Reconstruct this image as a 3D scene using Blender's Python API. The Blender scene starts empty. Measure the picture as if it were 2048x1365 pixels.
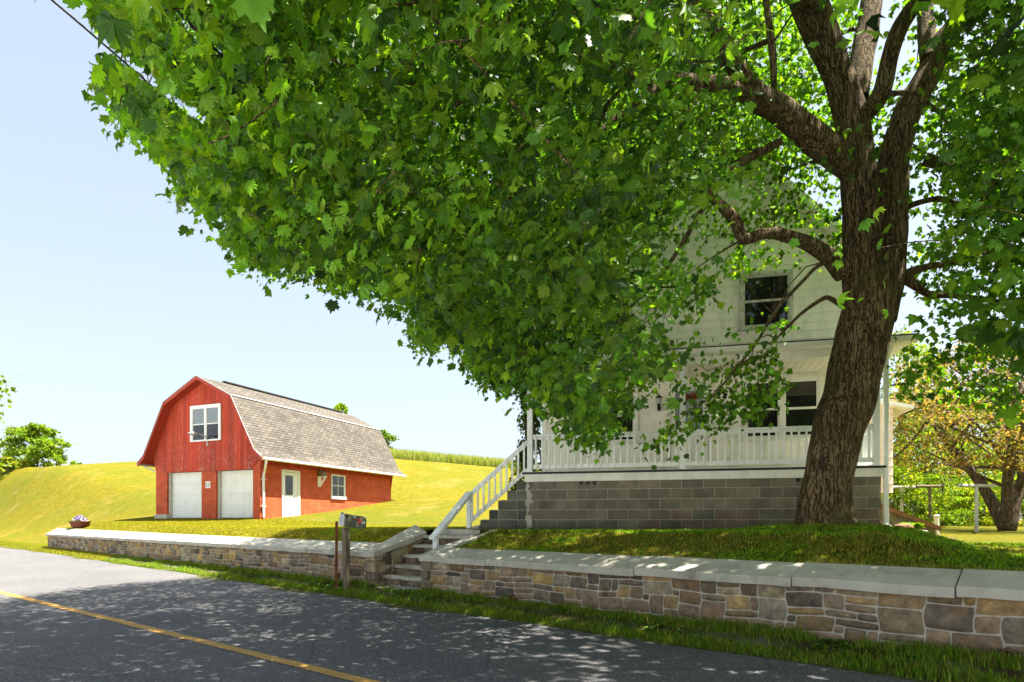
import bpy, math, random
import numpy as np
from mathutils import Vector, Matrix
PI = math.pi
rng = np.random.default_rng(7)
random.seed(7)
SC = bpy.context.scene
COL = SC.collection

# ------------------------------------------------------------------ camera
EYE = 1.4
cam = bpy.data.cameras.new('camera'); camo = bpy.data.objects.new('camera', cam); COL.objects.link(camo)
cam.sensor_width = 36.0; cam.lens = 36.0*1250/2048
cam.shift_y = 362.5/2048
cam.clip_start = 0.05; cam.clip_end = 3000
camo.location = (0, 0, EYE); camo.rotation_euler = (PI/2, 0, 0)
SC.camera = camo
# ------------------------------------------------------------------ sky, sun, exposure
SUN_EL = math.radians(66)
sx, sy = 0.985, -0.10
sl = math.hypot(sx, sy); sx /= sl; sy /= sl
SDIR = Vector((sx*math.cos(SUN_EL), sy*math.cos(SUN_EL), math.sin(SUN_EL)))
w = bpy.data.worlds.new('World'); SC.world = w; w.use_nodes = True
nt = w.node_tree
sky = nt.nodes.new('ShaderNodeTexSky'); sky.sky_type = 'NISHITA'; sky.sun_disc = False
sky.sun_elevation = SUN_EL; sky.sun_rotation = math.atan2(sx, sy)
sky.air_density = 1.0; sky.dust_density = 3.0; sky.ozone_density = 1.6; sky.altitude = 100
bgn = nt.nodes['Background']; bgn.inputs['Strength'].default_value = 0.103
hs = nt.nodes.new('ShaderNodeHueSaturation'); hs.inputs['Saturation'].default_value = 0.82   # pale, slightly hazy summer sky
gm = nt.nodes.new('ShaderNodeGamma'); gm.inputs[1].default_value = 0.5                       # evens out the haze towards the horizon
nt.links.new(sky.outputs[0], gm.inputs[0]); nt.links.new(gm.outputs[0], hs.inputs['Color']); tn = nt.nodes.new('ShaderNodeMix'); tn.data_type = 'RGBA'; tn.blend_type = 'MULTIPLY'; tn.inputs[0].default_value = 1.0; tn.inputs[7].default_value = (0.925, 0.97, 1.0, 1)
nt.links.new(hs.outputs[0], tn.inputs[6]); nt.links.new(tn.outputs[2], bgn.inputs[0])
sun = bpy.data.lights.new('sun', 'SUN'); suno = bpy.data.objects.new('sun', sun); COL.objects.link(suno)
sun.energy = 4.2; sun.angle = math.radians(0.5); sun.color = (1.0, 0.95, 0.86)
suno.rotation_euler = SDIR.to_track_quat('Z', 'Y').to_euler()
SC.view_settings.view_transform = 'Standard'; SC.view_settings.look = 'None'
SC.view_settings.exposure = 2.5; SC.view_settings.gamma = 1.0
SC.render.engine = 'CYCLES'
SC.cycles.max_bounces = 7; SC.cycles.transmission_bounces = 5; SC.cycles.transparent_max_bounces = 4
SC.cycles.diffuse_bounces = 5

# ------------------------------------------------------------------ helpers
def tag(o, label=None, cat=None, group=None, kind=None):
    if label: o['label'] = label
    if cat: o['category'] = cat
    if group: o['group'] = group
    if kind: o['kind'] = kind
    return o
def empty(name, loc=(0, 0, 0), rz=0, label=None, cat=None, group=None):
    o = bpy.data.objects.new(name, None); COL.objects.link(o)
    o.location = loc; o.rotation_euler = (0, 0, rz); o.empty_display_size = .2
    return tag(o, label, cat, group)
def link(name, me, mat, parent=None):
    o = bpy.data.objects.new(name, me); COL.objects.link(o)
    if mat is not None:
        for m in (mat if isinstance(mat, (list, tuple)) else [mat]): me.materials.append(m)
    if parent is not None: o.parent = parent
    return o
def npmesh(name, V, F, mat, parent=None, col=None, smooth=False, uv=None):
    """V (n,3); F (m,k) same-size faces; col (n,3) per vertex"""
    V = np.asarray(V, dtype=np.float32); F = np.asarray(F, dtype=np.int32)
    me = bpy.data.meshes.new(name); k = F.shape[1]
    me.vertices.add(len(V)); me.vertices.foreach_set('co', V.ravel())
    me.loops.add(F.size); me.loops.foreach_set('vertex_index', F.ravel())
    me.polygons.add(len(F)); me.polygons.foreach_set('loop_start', np.arange(0, F.size, k, dtype=np.int32))
    me.polygons.foreach_set('use_smooth', np.full(len(F), smooth))
    me.update(calc_edges=True)
    if col is not None:
        at = me.color_attributes.new('Col', 'FLOAT_COLOR', 'POINT')
        c4 = np.ones((len(V), 4), dtype=np.float32); c4[:, :3] = col
        at.data.foreach_set('color', c4.ravel())
    if uv is not None:
        l = me.uv_layers.new(name='UVMap'); l.data.foreach_set('uv', np.asarray(uv, dtype=np.float32)[F.ravel()].ravel())
    return link(name, me, mat, parent)
class MB:
    def __init__(s): s.v = []; s.f = []; s.c = []; s.mi = []; s.cur = (1, 1, 1); s.m = 0
    def add(s, vs, fs, M=None):
        b = len(s.v)
        for p in vs:
            p = Vector(p)
            if M is not None: p = M @ p
            s.v.append(tuple(p)); s.c.append(s.cur)
        for f in fs: s.f.append(tuple(b+i for i in f)); s.mi.append(s.m)
        return s
    def box(s, x0, x1, y0, y1, z0, z1, M=None):
        vs = [(x, y, z) for z in (z0, z1) for y in (y0, y1) for x in (x0, x1)]
        return s.add(vs, [(0, 2, 3, 1), (4, 5, 7, 6), (0, 1, 5, 4), (2, 6, 7, 3), (0, 4, 6, 2), (1, 3, 7, 5)], M)
    def bar(s, p, q, wx, wy, up=(0, 0, 1)):
        p = Vector(p); q = Vector(q); d = (q-p); L = d.length; d.normalize(); up = Vector(up)
        if abs(d.dot(up)) > .98: up = Vector((1, 0, 0))
        a = d.cross(up).normalized(); b = a.cross(d).normalized()
        M = Matrix((( a.x, b.x, d.x, p.x), (a.y, b.y, d.y, p.y), (a.z, b.z, d.z, p.z), (0, 0, 0, 1)))
        return s.box(-wx/2, wx/2, -wy/2, wy/2, 0, L, M)
    def prism(s, poly, axis, a0, a1, M=None):
        """poly in the two other axes (order kept), extruded along axis from a0 to a1"""
        def mk(u, v, a): return {'x': (a, u, v), 'y': (u, a, v), 'z': (u, v, a)}[axis]
        n = len(poly); vs = [mk(u, v, a0) for u, v in poly]+[mk(u, v, a1) for u, v in poly]
        fs = [tuple(range(n))[::-1], tuple(range(n, 2*n))]+[(i, (i+1) % n, n+(i+1) % n, n+i) for i in range(n)]
        return s.add(vs, fs, M)
    def tube(s, pts, rad, n=8, caps=True):
        V, F = tube_np(pts, rad, n)
        b = len(s.v)
        for p in V: s.v.append(tuple(p)); s.c.append(s.cur)
        for f in F: s.f.append(tuple(int(b+i) for i in f)); s.mi.append(s.m)
        if caps:
            k = len(V)
            s.f.append(tuple(b+i for i in range(n))[::-1]); s.mi.append(s.m)
            s.f.append(tuple(b+k-n+i for i in range(n))); s.mi.append(s.m)
        return s
    def lathe(s, prof, cx=0, cy=0, n=20, M=None):
        vs = []; fs = []
        for r, z in prof:
            for i in range(n): vs.append((cx+r*math.cos(2*PI*i/n), cy+r*math.sin(2*PI*i/n), z))
        for j in range(len(prof)-1):
            for i in range(n): fs.append((j*n+i, j*n+(i+1) % n, (j+1)*n+(i+1) % n, (j+1)*n+i))
        fs.append(tuple(range(n))[::-1]); fs.append(tuple(range((len(prof)-1)*n, len(prof)*n)))
        return s.add(vs, fs, M)
    def build(s, name, mat, parent=None, smooth=False, bevel=0, seg=2):
        me = bpy.data.meshes.new(name); me.from_pydata(s.v, [], s.f)
        at = me.color_attributes.new('Col', 'FLOAT_COLOR', 'POINT')
        at.data.foreach_set('color', np.array([(*c, 1) for c in s.c], dtype=np.float32).ravel())
        if isinstance(mat, (list, tuple)): me.polygons.foreach_set('material_index', s.mi)
        if smooth: me.polygons.foreach_set('use_smooth', [True]*len(me.polygons))
        me.update()
        o = link(name, me, mat, parent)
        if bevel:
            b = o.modifiers.new('bevel', 'BEVEL'); b.width = bevel; b.segments = seg; b.limit_method = 'ANGLE'
        return o
def tube_np(pts, rad, n=8):
    P = np.array([tuple(p) for p in pts], float); k = len(P)
    R = np.full(k, rad, float) if np.isscalar(rad) else np.array(rad, float)
    T = np.gradient(P, axis=0); T /= np.linalg.norm(T, axis=1)[:, None]+1e-9
    up = np.array([0, 0, 1.0]) if abs(T[0, 2]) < .9 else np.array([1.0, 0, 0])
    a = np.cross(T[0], up); a /= np.linalg.norm(a)
    th = np.linspace(0, 2*PI, n, endpoint=False); V = np.zeros((k, n, 3))
    for i in range(k):
        a = a-T[i]*a.dot(T[i]); a /= np.linalg.norm(a)+1e-9; b = np.cross(T[i], a)
        V[i] = P[i]+R[i]*(np.cos(th)[:, None]*a+np.sin(th)[:, None]*b)
    idx = np.arange(k*n).reshape(k, n); A = idx[:-1]; B = idx[1:]
    F = np.stack([A, np.roll(A, -1, 1), np.roll(B, -1, 1), B], -1).reshape(-1, 4)
    return V.reshape(-1, 3), F
def spline(pts, m=6):
    """Catmull-Rom through pts (rows may hold any number of columns)"""
    P = np.array(pts, float); P = np.vstack([2*P[0]-P[1], P, 2*P[-1]-P[-2]]); out = []
    for i in range(1, len(P)-2):
        for t in np.linspace(0, 1, m, endpoint=False):
            p0, p1, p2, p3 = P[i-1:i+3]
            out.append(.5*((2*p1)+(-p0+p2)*t+(2*p0-5*p1+4*p2-p3)*t*t+(-p0+3*p1-3*p2+p3)*t**3))
    out.append(P[-2]); return np.array(out)
def at(px, py, Z): return np.array([(px-1024)/1250*Z, Z, EYE+(1045-py)/1250*Z])   # a sight-line measurement turned into metres
def sstep(x): x = np.clip(x, 0, 1); return x*x*(3-2*x)

# ------------------------------------------------------------------ materials
class G:
    def __init__(s, name):
        s.m = bpy.data.materials.new(name); s.m.use_nodes = True; s.t = s.m.node_tree; s.t.nodes.clear()
        s.out = s.t.nodes.new('ShaderNodeOutputMaterial')
    def n(s, typ, out=0, props=None, **ins):
        nd = s.t.nodes.new('ShaderNode'+typ)
        for k, v in (props or {}).items(): setattr(nd, k, v)
        for k, v in ins.items():
            key = int(k[1:]) if k[0] == 'i' and k[1:].isdigit() else k.replace('_', ' ')
            sk = nd.inputs[key]
            if isinstance(v, bpy.types.NodeSocket): s.t.links.new(v, sk)
            else: sk.default_value = v
        return nd.outputs[out] if out is not None else nd
    def coord(s, kind='Object'): return s.n('TexCoord', out=None).outputs[kind]
    def pos(s): return s.n('NewGeometry', out=0)
    def map(s, v, sc=(1, 1, 1), loc=(0, 0, 0), rot=(0, 0, 0)): return s.n('Mapping', Vector=v, Scale=sc, Location=loc, Rotation=rot)
    def noise(s, v, scale, detail=3, rough=.55, out=0): return s.n('TexNoise', out=out, Vector=v, Scale=scale, Detail=detail, Roughness=rough)
    def ramp(s, fac, stops, interp='LINEAR'):
        nd = s.t.nodes.new('ShaderNodeValToRGB'); cr = nd.color_ramp; cr.interpolation = interp
        while len(cr.elements) < len(stops): cr.elements.new(.5)
        for e, (p, c) in zip(cr.elements, stops):
            e.position = p; e.color = (*c, 1) if isinstance(c, (tuple, list)) else (c, c, c, 1)
        s.t.links.new(fac, nd.inputs[0]); return nd.outputs[0]
    def mix(s, fac, a, b, mode='MIX'):
        nd = s.t.nodes.new('ShaderNodeMix'); nd.data_type = 'RGBA'; nd.blend_type = mode
        for k, v in ((0, fac), (6, a), (7, b)):
            if isinstance(v, bpy.types.NodeSocket): s.t.links.new(v, nd.inputs[k])
            else: nd.inputs[k].default_value = ((*v, 1) if isinstance(v, (tuple, list)) else v)
        return nd.outputs[2]
    def math(s, op, a, b=0.0): return s.n('Math', props={'operation': op}, i0=a, i1=b)
    def bump(s, h, strength=.3, dist=.02, normal=None):
        kw = dict(Height=h, Strength=strength, Distance=dist)
        if normal is not None: kw['Normal'] = normal
        return s.n('Bump', **kw)
    def attr(s): return s.n('Attribute', props={'attribute_name': 'Col'})
    def bsdf(s, col, rough=.8, bump=None, metal=0, spec=.3, **kw):
        ins = {'Base_Color': col if isinstance(col, bpy.types.NodeSocket) else (*col, 1), 'Roughness': rough, 'Metallic': metal, 'Specular_IOR_Level': spec}
        if bump is not None: ins['Normal'] = bump
        ins.update(kw)
        b = s.n('BsdfPrincipled', **ins); s.t.links.new(b, s.out.inputs[0]); return s.m

def m_plain(name, c, rough=.7, var=.12, scale=6, bump=.15, metal=0, spec=.3, attr=False):
    g = G(name); p = g.pos(); n = g.noise(p, scale, 5); n2 = g.noise(p, scale*9, 3)
    f = g.ramp(n, [(.3, 1-var), (.7, 1+var)]); base = g.attr() if attr else (*c, 1)
    col = g.mix(1.0, base if attr else c, f, 'MULTIPLY')
    return g.bsdf(col, rough, g.bump(n2, bump, .004), metal, spec)
def m_painted(name, c, dirt=(.30, .27, .20), amt=.5, peel=None):
    """exterior paint with faint grime and optional peeling flakes"""
    g = G(name); p = g.pos(); n = g.noise(g.map(p, (1, 1, .35)), 5, 6, .65)
    col = g.mix(g.ramp(n, [(.45, 0.0), (.85, amt)]), c, dirt)
    n3 = g.noise(p, 40, 3)
    if peel:
        q = g.noise(g.map(p, (1, 1, .4)), 30, 6, .7); pf = g.ramp(q, [(.53, 0.0), (.58, 1.0)])
        col = g.mix(g.math('MULTIPLY', pf, .85), col, peel)
    return g.bsdf(col, .55, g.bump(n3, .08, .003))
MAT = {}
# asphalt
g = G('asphalt'); p = g.pos()
sp = g.n('TexVoronoi', Vector=p, Scale=150.0); n1 = g.noise(p, .5, 4); n2 = g.noise(p, 130, 2)
fleck = g.ramp(g.noise(p, 70, 2, .8), [(.575, 0.0), (.64, 1.0)])
base = g.ramp(n1, [(.3, (.070, .069, .072)), (.7, (.100, .096, .094))])
col = g.mix(g.math('MULTIPLY', fleck, .75), base, (.50, .48, .45))
col = g.mix(g.ramp(n2, [(.35, .55), (.5, 0.0)]), col, (.022, .023, .028))
tar = g.n('TexVoronoi', props={'feature': 'DISTANCE_TO_EDGE'}, Vector=g.mix(.12, p, g.noise(p, .9, 4, .6, out=1)), Scale=.33)
col = g.mix(g.ramp(tar, [(.0, .55), (.006, 0.0)]), col, (.03, .03, .03))
MAT['asphalt'] = g.bsdf(col, .85, g.bump(g.math('ADD', sp, n2), .55, .006), spec=.35)
# centre line
g = G('road_paint'); p = g.pos(); n = g.noise(p, 120, 3, .7)
wear = g.ramp(n, [(.44, 0.0), (.56, 1.0)]); wear2 = g.ramp(g.noise(p, 3, 3), [(.3, .45), (.7, .95)])
col = g.mix(g.math('MULTIPLY', g.math('SUBTRACT', 1.0, wear), wear2), (.62, .32, .045), (.09, .075, .05))
MAT['road_paint'] = g.bsdf(col, .7, g.bump(n, .5, .004))
# lawn
g = G('lawn_grass'); p = g.pos()
big = g.noise(p, .16, 4); mid = g.noise(p, 2.6, 8, .72); fine = g.noise(p, 28, 4, .75); blade = g.noise(g.map(p, (1, 1, .3)), 130, 2)
col = g.ramp(mid, [(.26, (.075, .085, .006)), (.48, (.150, .130, .005)), (.72, (.24, .185, .012))])
col = g.mix(g.ramp(big, [(.38, .65), (.60, 0.0)]), col, (.105, .125, .007))
dry = g.ramp(g.noise(g.map(p, (1, .6, 1)), .30, 8, .75), [(.53, 0.0), (.70, .6)]); col = g.mix(dry, col, (.32, .21, .07))
col = g.mix(1.0, col, g.ramp(fine, [(.25, .55), (.72, 1.35)]), 'MULTIPLY')
col = g.mix(1.0, col, g.ramp(g.noise(p, 9, 5, .8), [(.3, .7), (.7, 1.25)]), 'MULTIPLY')
col = g.mix(1.0, col, g.ramp(blade, [(.3, .7), (.7, 1.25)]), 'MULTIPLY')
MAT['lawn'] = g.bsdf(col, .95, g.bump(g.math('ADD', fine, blade), .8, .05), spec=.1)
# soil below the near grass
g = G('verge_soil'); p = g.pos()
n = g.noise(p, 3, 6, .7); f = g.noise(p, 90, 3)
col = g.ramp(n, [(.35, (.055, .038, .018)), (.5, (.075, .085, .015)), (.65, (.14, .13, .095))])
col = g.mix(1.0, col, g.ramp(f, [(.3, .5), (.7, 1.5)]), 'MULTIPLY')
MAT['soil'] = g.bsdf(col, .95, g.bump(f, .9, .02), spec=.1)
g = G('bounce_gravel'); p = g.pos(); v = g.n('TexVoronoi', out=1, Vector=p, Scale=55.0)
col = g.mix(.7, (.44, .41, .36), g.n('HueSaturation', Saturation=.1, Value=.9, Color=v))
MAT['bounce_gravel'] = g.bsdf(col, .9, g.bump(g.n('TexVoronoi', Vector=p, Scale=55.0), .9, .015))
# stones, blocks, mortar, concrete
g = G('field_stone'); p = g.pos(); a = g.attr(); n = g.noise(p, 9, 7, .7); n2 = g.noise(p, 60, 4, .7)
col = g.mix(1.0, a, g.ramp(n, [(.25, (.32, .30, .28)), (.45, (.85, .82, .78)), (.58, (1.15, 1.1, 1.0)), (.75, (1.9, 1.75, 1.45))]), 'MULTIPLY')
rust = g.ramp(g.noise(p, 4.2, 5, .7), [(.56, 0.0), (.70, .55)]); col = g.mix(rust, col, (.22, .105, .03))
lich = g.ramp(g.noise(p, 14, 5, .75), [(.60, 0.0), (.68, .5)]); col = g.mix(lich, col, (.24, .23, .17))
col = g.mix(1.0, col, (1.45, 1.42, 1.38), 'MULTIPLY'); MAT['stone'] = g.bsdf(col, .9, g.bump(g.math('ADD', n, n2), .9, .03))
MAT['mortar'] = m_plain('mortar', (.48, .43, .34), .9, .25, 9, .4)
g = G('concrete'); p = g.pos(); n = g.noise(p, 2.2, 7, .7); n2 = g.noise(p, 70, 3)
col = g.ramp(n, [(.28, (.26, .235, .18)), (.45, (.43, .40, .325)), (.62, (.50, .465, .38)), (.75, (.58, .54, .45))])
st = g.ramp(g.noise(g.map(p, (1, 1, .3)), 7, 5, .75), [(.55, 0.0), (.72, .6)]); col = g.mix(st, col, (.17, .15, .10))
MAT['concrete'] = g.bsdf(col, .85, g.bump(n2, .35, .006))
g = G('cinder_block'); p = g.pos(); a = g.attr(); n = g.noise(p, 3, 5); n2 = g.noise(p, 120, 2, .8)
col = g.mix(1.0, a, g.ramp(n, [(.3, .7), (.7, 1.3)]), 'MULTIPLY')
col = g.mix(g.ramp(n2, [(.55, 0.0), (.66, .6)]), col, (.015, .015, .012)); col = g.mix(g.ramp(g.noise(p, 90, 2), [(.6, 0.0), (.7, .4)]), col, (.2, .2, .18))
MAT['block'] = g.bsdf(col, .95, g.bump(n2, 1.0, .012))
MAT['block_mortar'] = m_plain('block_mortar', (.42, .39, .30), .9, .2, 9, .3)
# timber paint
MAT['siding'] = m_painted('siding_paint', (.88, .85, .73), (.36, .38, .27), .55)
MAT['trim'] = m_painted('trim_paint', (.82, .81, .70), (.33, .32, .22), .5)
MAT['rail'] = m_painted('rail_paint', (.88, .89, .86), (.36, .38, .32), .45)
MAT['old_trim'] = m_painted('peeling_trim', (.58, .57, .48), (.30, .27, .18), .6, peel=(.16, .12, .07))
MAT['white'] = m_painted('white_paint', (.78, .78, .74), (.4, .38, .3), .3)
MAT['pink_siding'] = m_painted('rear_siding_paint', (.70, .58, .50), (.4, .33, .27), .3)
MAT['ceiling'] = m_painted('beadboard_paint', (.78, .72, .55), (.36, .32, .2), .4)
MAT['garage'] = m_painted('garage_door_paint', (.78, .80, .74), (.35, .35, .28), .35)
MAT['dark'] = m_plain('dark_metal_or_hole', (.012, .012, .012), .4, .2, 10, .1)
MAT['lamp_glass'] = m_plain('lamp_glass', (.5, .5, .46), .15, .05, 10, .0, spec=.6)
MAT['roof_edge'] = m_plain('roof_edge', (.035, .035, .035), .8, .3, 8, .4)
MAT['galv'] = m_plain('galvanised_steel', (.42, .43, .42), .5, .2, 8, .1, metal=.4)
MAT['pvc'] = m_plain('weathered_pvc', (.62, .58, .50), .6, .1, 5, .05)
MAT['rock'] = m_plain('flat_rock', (.16, .11, .085), .9, .4, 8, .8)
MAT['flag_red'] = m_plain('flag_red', (.30, .02, .015), .5, .3, 30, .2)
MAT['clay'] = m_plain('clay_pipe', (.19, .085, .045), .8, .3, 12, .3)
MAT['wire'] = m_plain('wire_jacket', (.012, .012, .013), .6, .1, 8, .0)
MAT['black_number'] = m_plain('black_number', (.03, .03, .035), .6, .1, 8, 0)
g = G('window_glass'); p = g.pos(); 
MAT['glass'] = g.bsdf((.012, .013, .013), .03, g.bump(g.noise(p, 2.2, 2), .03, .05), spec=.9)
g = G('grey_blind'); MAT['blind'] = g.bsdf((.20, .23, .24), .25, spec=.6)
# wood post
g = G('weathered_wood'); p = g.pos(); n = g.noise(g.map(p, (9, 9, .7)), 5, 6, .7)
MAT['wood'] = g.bsdf(g.ramp(n, [(.3, (.055, .04, .026)), (.5, (.17, .135, .085)), (.7, (.30, .25, .17))]), .9, g.bump(n, .8, .01))
g = G('rusty_iron'); p = g.pos(); n = g.noise(p, 14, 6, .7)
MAT['rust'] = g.bsdf(g.ramp(n, [(.3, (.045, .014, .008)), (.5, (.16, .045, .015)), (.72, (.33, .13, .05))]), .8, g.bump(n, .5, .005), metal=.2)
g = G('rusted_green_steel'); p = g.pos(); n = g.noise(g.map(p, (1, 1, 1)), 9, 6, .7); z = g.n('SeparateXYZ', out=2, Vector=g.coord())
n = g.math('ADD', n, g.math('MULTIPLY', g.math('SUBTRACT', z, 1.31), 1.1))
MAT['mailbox'] = g.bsdf(g.ramp(n, [(.38, (.13, .15, .11)), (.56, (.17, .18, .14)), (.66, (.14, .05, .018))]), .5, g.bump(n, .2, .004), metal=.3)
# barn
g = G('barn_boards'); p = g.coord(); st = g.noise(g.map(p, (14, 14, .9)), 2.2, 6, .7); a = g.attr()
base = g.mix(1.0, g.mix(1.0, (.43, .050, .020), a, 'MULTIPLY'), g.ramp(st, [(.25, .55), (.6, 1.1), (.8, 1.35)]), 'MULTIPLY')
z = g.n('SeparateXYZ', out=2, Vector=p); low = g.ramp(g.math('MULTIPLY', z, .1), [(.36, .048), (.62, .0), (.74, .02)])
fl = g.noise(g.map(p, (30, 30, 4.0)), 1.5, 6, .75); fl = g.math('ADD', fl, low)
zone = g.ramp(g.noise(g.map(p, (1, 1, .5)), 1.1, 3), [(.42, 0.0), (.6, 1.0)])
col = g.mix(g.math('MULTIPLY', g.ramp(fl, [(.615, 0.0), (.645, 1.0)]), zone), base, (.52, .42, .34))
fd = g.noise(g.map(p, (34, 34, 3.2), loc=(3, 1, 7)), 1.5, 5, .75); fd = g.math('ADD', fd, low)
col = g.mix(g.math('MULTIPLY', g.ramp(fd, [(.63, 0.0), (.66, .85)]), zone), col, (.10, .07, .055))
MAT['barn_boards'] = g.bsdf(col, .75, g.bump(st, .5, .01))
def m_redblock(name, axis):
    g = G(name); s_ = g.n('SeparateXYZ', out=None, Vector=g.coord())
    v = g.n('CombineXYZ', X=s_.outputs[1 if axis == 'y' else 0], Y=s_.outputs[2], Z=0.0)
    br = g.n('TexBrick', out=None, Vector=v, Scale=1.0, Mortar_Size=.008, Mortar_Smooth=.3, Brick_Width=.4, Row_Height=.2,
             Color1=(.52, .095, .030, 1), Color2=(.44, .070, .024, 1), Mortar=(.36, .062, .024, 1))
    n = g.noise(g.pos(), 2.5, 5, .65); n2 = g.noise(g.pos(), 50, 3)
    col = g.mix(1.0, br.outputs[0], g.ramp(n, [(.3, .8), (.7, 1.2)]), 'MULTIPLY')
    return g.bsdf(col, .75, g.bump(g.math('SUBTRACT', g.math('MULTIPLY', n2, .3), br.outputs[1]), .4, .008))
MAT['redblock_y'] = m_redblock('red_block_side', 'y'); MAT['redblock_x'] = m_redblock('red_block_front', 'x')
MAT['red_trim'] = m_painted('red_trim_paint', (.36, .045, .022), (.16, .05, .03), .5)
def m_shingle(name, c1, c2):
    g = G(name); uv = g.n('TexCoord', out=None).outputs['UV']
    br = g.n('TexBrick', out=None, Vector=uv, Scale=1.0, Mortar_Size=.012, Mortar_Smooth=.2, Brick_Width=.33, Row_Height=.145, Bias=0.0,
             Color1=(*c1, 1), Color2=(*c2, 1), Mortar=(.035, .03, .025, 1))
    n = g.noise(g.pos(), 30, 4, .7); n2 = g.noise(g.pos(), .8, 4)
    col = g.mix(1.0, br.outputs[0], g.ramp(n, [(.3, .72), (.7, 1.25)]), 'MULTIPLY')
    col = g.mix(1.0, col, g.ramp(n2, [(.3, .85), (.7, 1.12)]), 'MULTIPLY')
    return g.bsdf(col, .9, g.bump(g.math('SUBTRACT', g.math('MULTIPLY', n, .4), br.outputs[1]), .8, .02), spec=.1)
MAT['shingle'] = m_shingle('tan_shingles', (.135, .120, .098), (.085, .075, .062))
MAT['dark_shingle'] = m_shingle('grey_shingles', (.13, .13, .13), (.09, .09, .09))
# bark
def m_bark(name, dark, light, tint):
    g = G(name); p = g.coord(); w_ = g.mix(.12, p, g.noise(p, 2.5, 4, .6, out=1))
    v = g.noise(g.map(w_, (1, 1, .065)), 18, 3, .5); v2 = g.noise(g.map(w_, (1, 1, .16), loc=(3, 5, 1)), 34, 2)
    rg_ = g.math('MINIMUM', g.math('ABSOLUTE', g.math('SUBTRACT', v, .5)), g.math('MULTIPLY', g.math('ABSOLUTE', g.math('SUBTRACT', v2, .5)), 1.3))
    n = g.noise(g.map(p, (1, 1, .35)), 40, 5, .7); h = g.math('ADD', g.ramp(rg_, [(.0, 0.0), (.055, .85)]), g.math('MULTIPLY', n, .4))
    col = g.ramp(h, [(.2, dark), (.75, light), (1.0, tuple(min(1, x*1.5) for x in light))])
    col = g.mix(g.ramp(g.noise(p, 1.6, 4), [(.45, 0.0), (.7, .6)]), col, tint)
    col = g.mix(1.0, col, g.ramp(g.noise(p, .9, 3), [(.3, .75), (.7, 1.2)]), 'MULTIPLY')
    return g.bsdf(col, .95, g.bump(h, 1.0, .025), spec=.1)
MAT['bark'] = m_bark('maple_bark', (.022, .014, .008), (.125, .088, .048), (.11, .095, .030))
MAT['bark2'] = m_bark('grey_bark', (.03, .022, .015), (.16, .12, .085), (.12, .10, .06))
# leaves
def m_leaf(name, trans=.42, rough=.42, spec=.35):
    g = G(name); a = g.attr(); n = g.noise(g.pos(), 14, 3)
    col = g.mix(1.0, a, g.ramp(n, [(.3, .8), (.7, 1.2)]), 'MULTIPLY')
    b = g.n('BsdfPrincipled', Base_Color=col, Roughness=rough, Specular_IOR_Level=spec)
    tcol = g.mix(1.0, col, (1.9, 1.9, .45), 'MULTIPLY')
    t = g.n('BsdfTranslucent', Color=tcol)
    mx = g.n('MixShader', Fac=trans, i1=b, i2=t); g.t.links.new(mx, g.out.inputs[0]); return g.m
MAT['leaf'] = m_leaf('maple_leaf', .45, .5, .25); MAT['leaf2'] = m_leaf('tree_leaf', .4, .6, .15); MAT['blade'] = m_leaf('grass_blade', .3, .7, .1)
MAT['petal'] = m_plain('petal', (1, 1, 1), .7, .05, 8, 0, attr=True)

# ------------------------------------------------------------------ frames of the place
UX, UY = -.7347, .6783          # along the road, to the far left
NX, NY = .6783, .7347           # from the road towards the house
def sn(X, Y): return UX*X+UY*Y, NX*X+NY*Y
def w2(s, n): return (UX*s+NX*n, UY*s+NY*n)
WALL_R = math.atan2(-.6783, .7347)
EX, EY, DX, DY = .9723, -.2337, .2337, .9723
HO = (.31, 12.6)
def hw(a, b): return (HO[0]+EX*a+DX*b, HO[1]+EY*a+DY*b)
def hl(X, Y): x, y = X-HO[0], Y-HO[1]; return x*EX+y*EY, x*DX+y*DY
TREE = (4.62, 9.3)

def vnoise(x, y, f=1.0, seed=0):
    x = x*f+seed*7.13; y = y*f-seed*3.7
    return (np.sin(x*1.7+np.sin(y*1.3)*1.3)+np.sin(y*2.1+np.sin(x*1.1+2)*1.5)+np.sin((x+y)*1.27+1.3))/3
def ground(X, Y):
    X = np.asarray(X, float); Y = np.asarray(Y, float); s, n = sn(X, Y)
    low = np.where(n < 6.2, -.03, 0)+.17*sstep((n-6.42)/.55)
    H = np.interp(X, [-300, -66, -61, -56, -44, -30, -15, 0, 10, 22, 60, 300], [6, 9.4, 8.8, 7.7, 8.5, 9.1, 9.0, 7.6, 5.8, 2.6, 2.0, 1.0])
    up = .93+.30*sstep((n-7.35)/1.3)-.22*(n < 7.38)
    up = up+(.016*vnoise(X, Y, 3.1, 1)+.010*vnoise(X, Y, 7.3, 4))*sstep((n-7.45)/.5)*(Y < 16)
    up = up+.14*np.exp(-((X-TREE[0])**2+(Y-TREE[1]+.1)**2)/1.6)
    y0_ = np.interp(X, [-34, -19, -12], [33, 24.5, 21.5]); hill = (H-1.25)*sstep((Y-y0_)/(75.5-y0_))
    hill = np.where(Y > 78, hill-(Y-78)*.10, hill)
    up = up+np.where(X > 14, hill*.6, hill)+.035*vnoise(X, Y, .6)*sstep((n-8.5)/4)
    # bank in front of the barn's right corner and driveway end of the wall
    drop = sstep((s-36.4)/.9); blend = sstep((n-6.9-.2)/9.0)
    up = np.where(s > 36.4, up*(1-drop)+(low+(up-low)*blend)*drop, up)
    up = up-.20*sstep((X-.62*Y)/1.2)*sstep((27-Y)/10)*sstep((n-7.4)/1.0)*(X > 2)
    return np.where(n > 7.22, up, low)
def gz(X, Y): return float(ground(X, Y))

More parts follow.
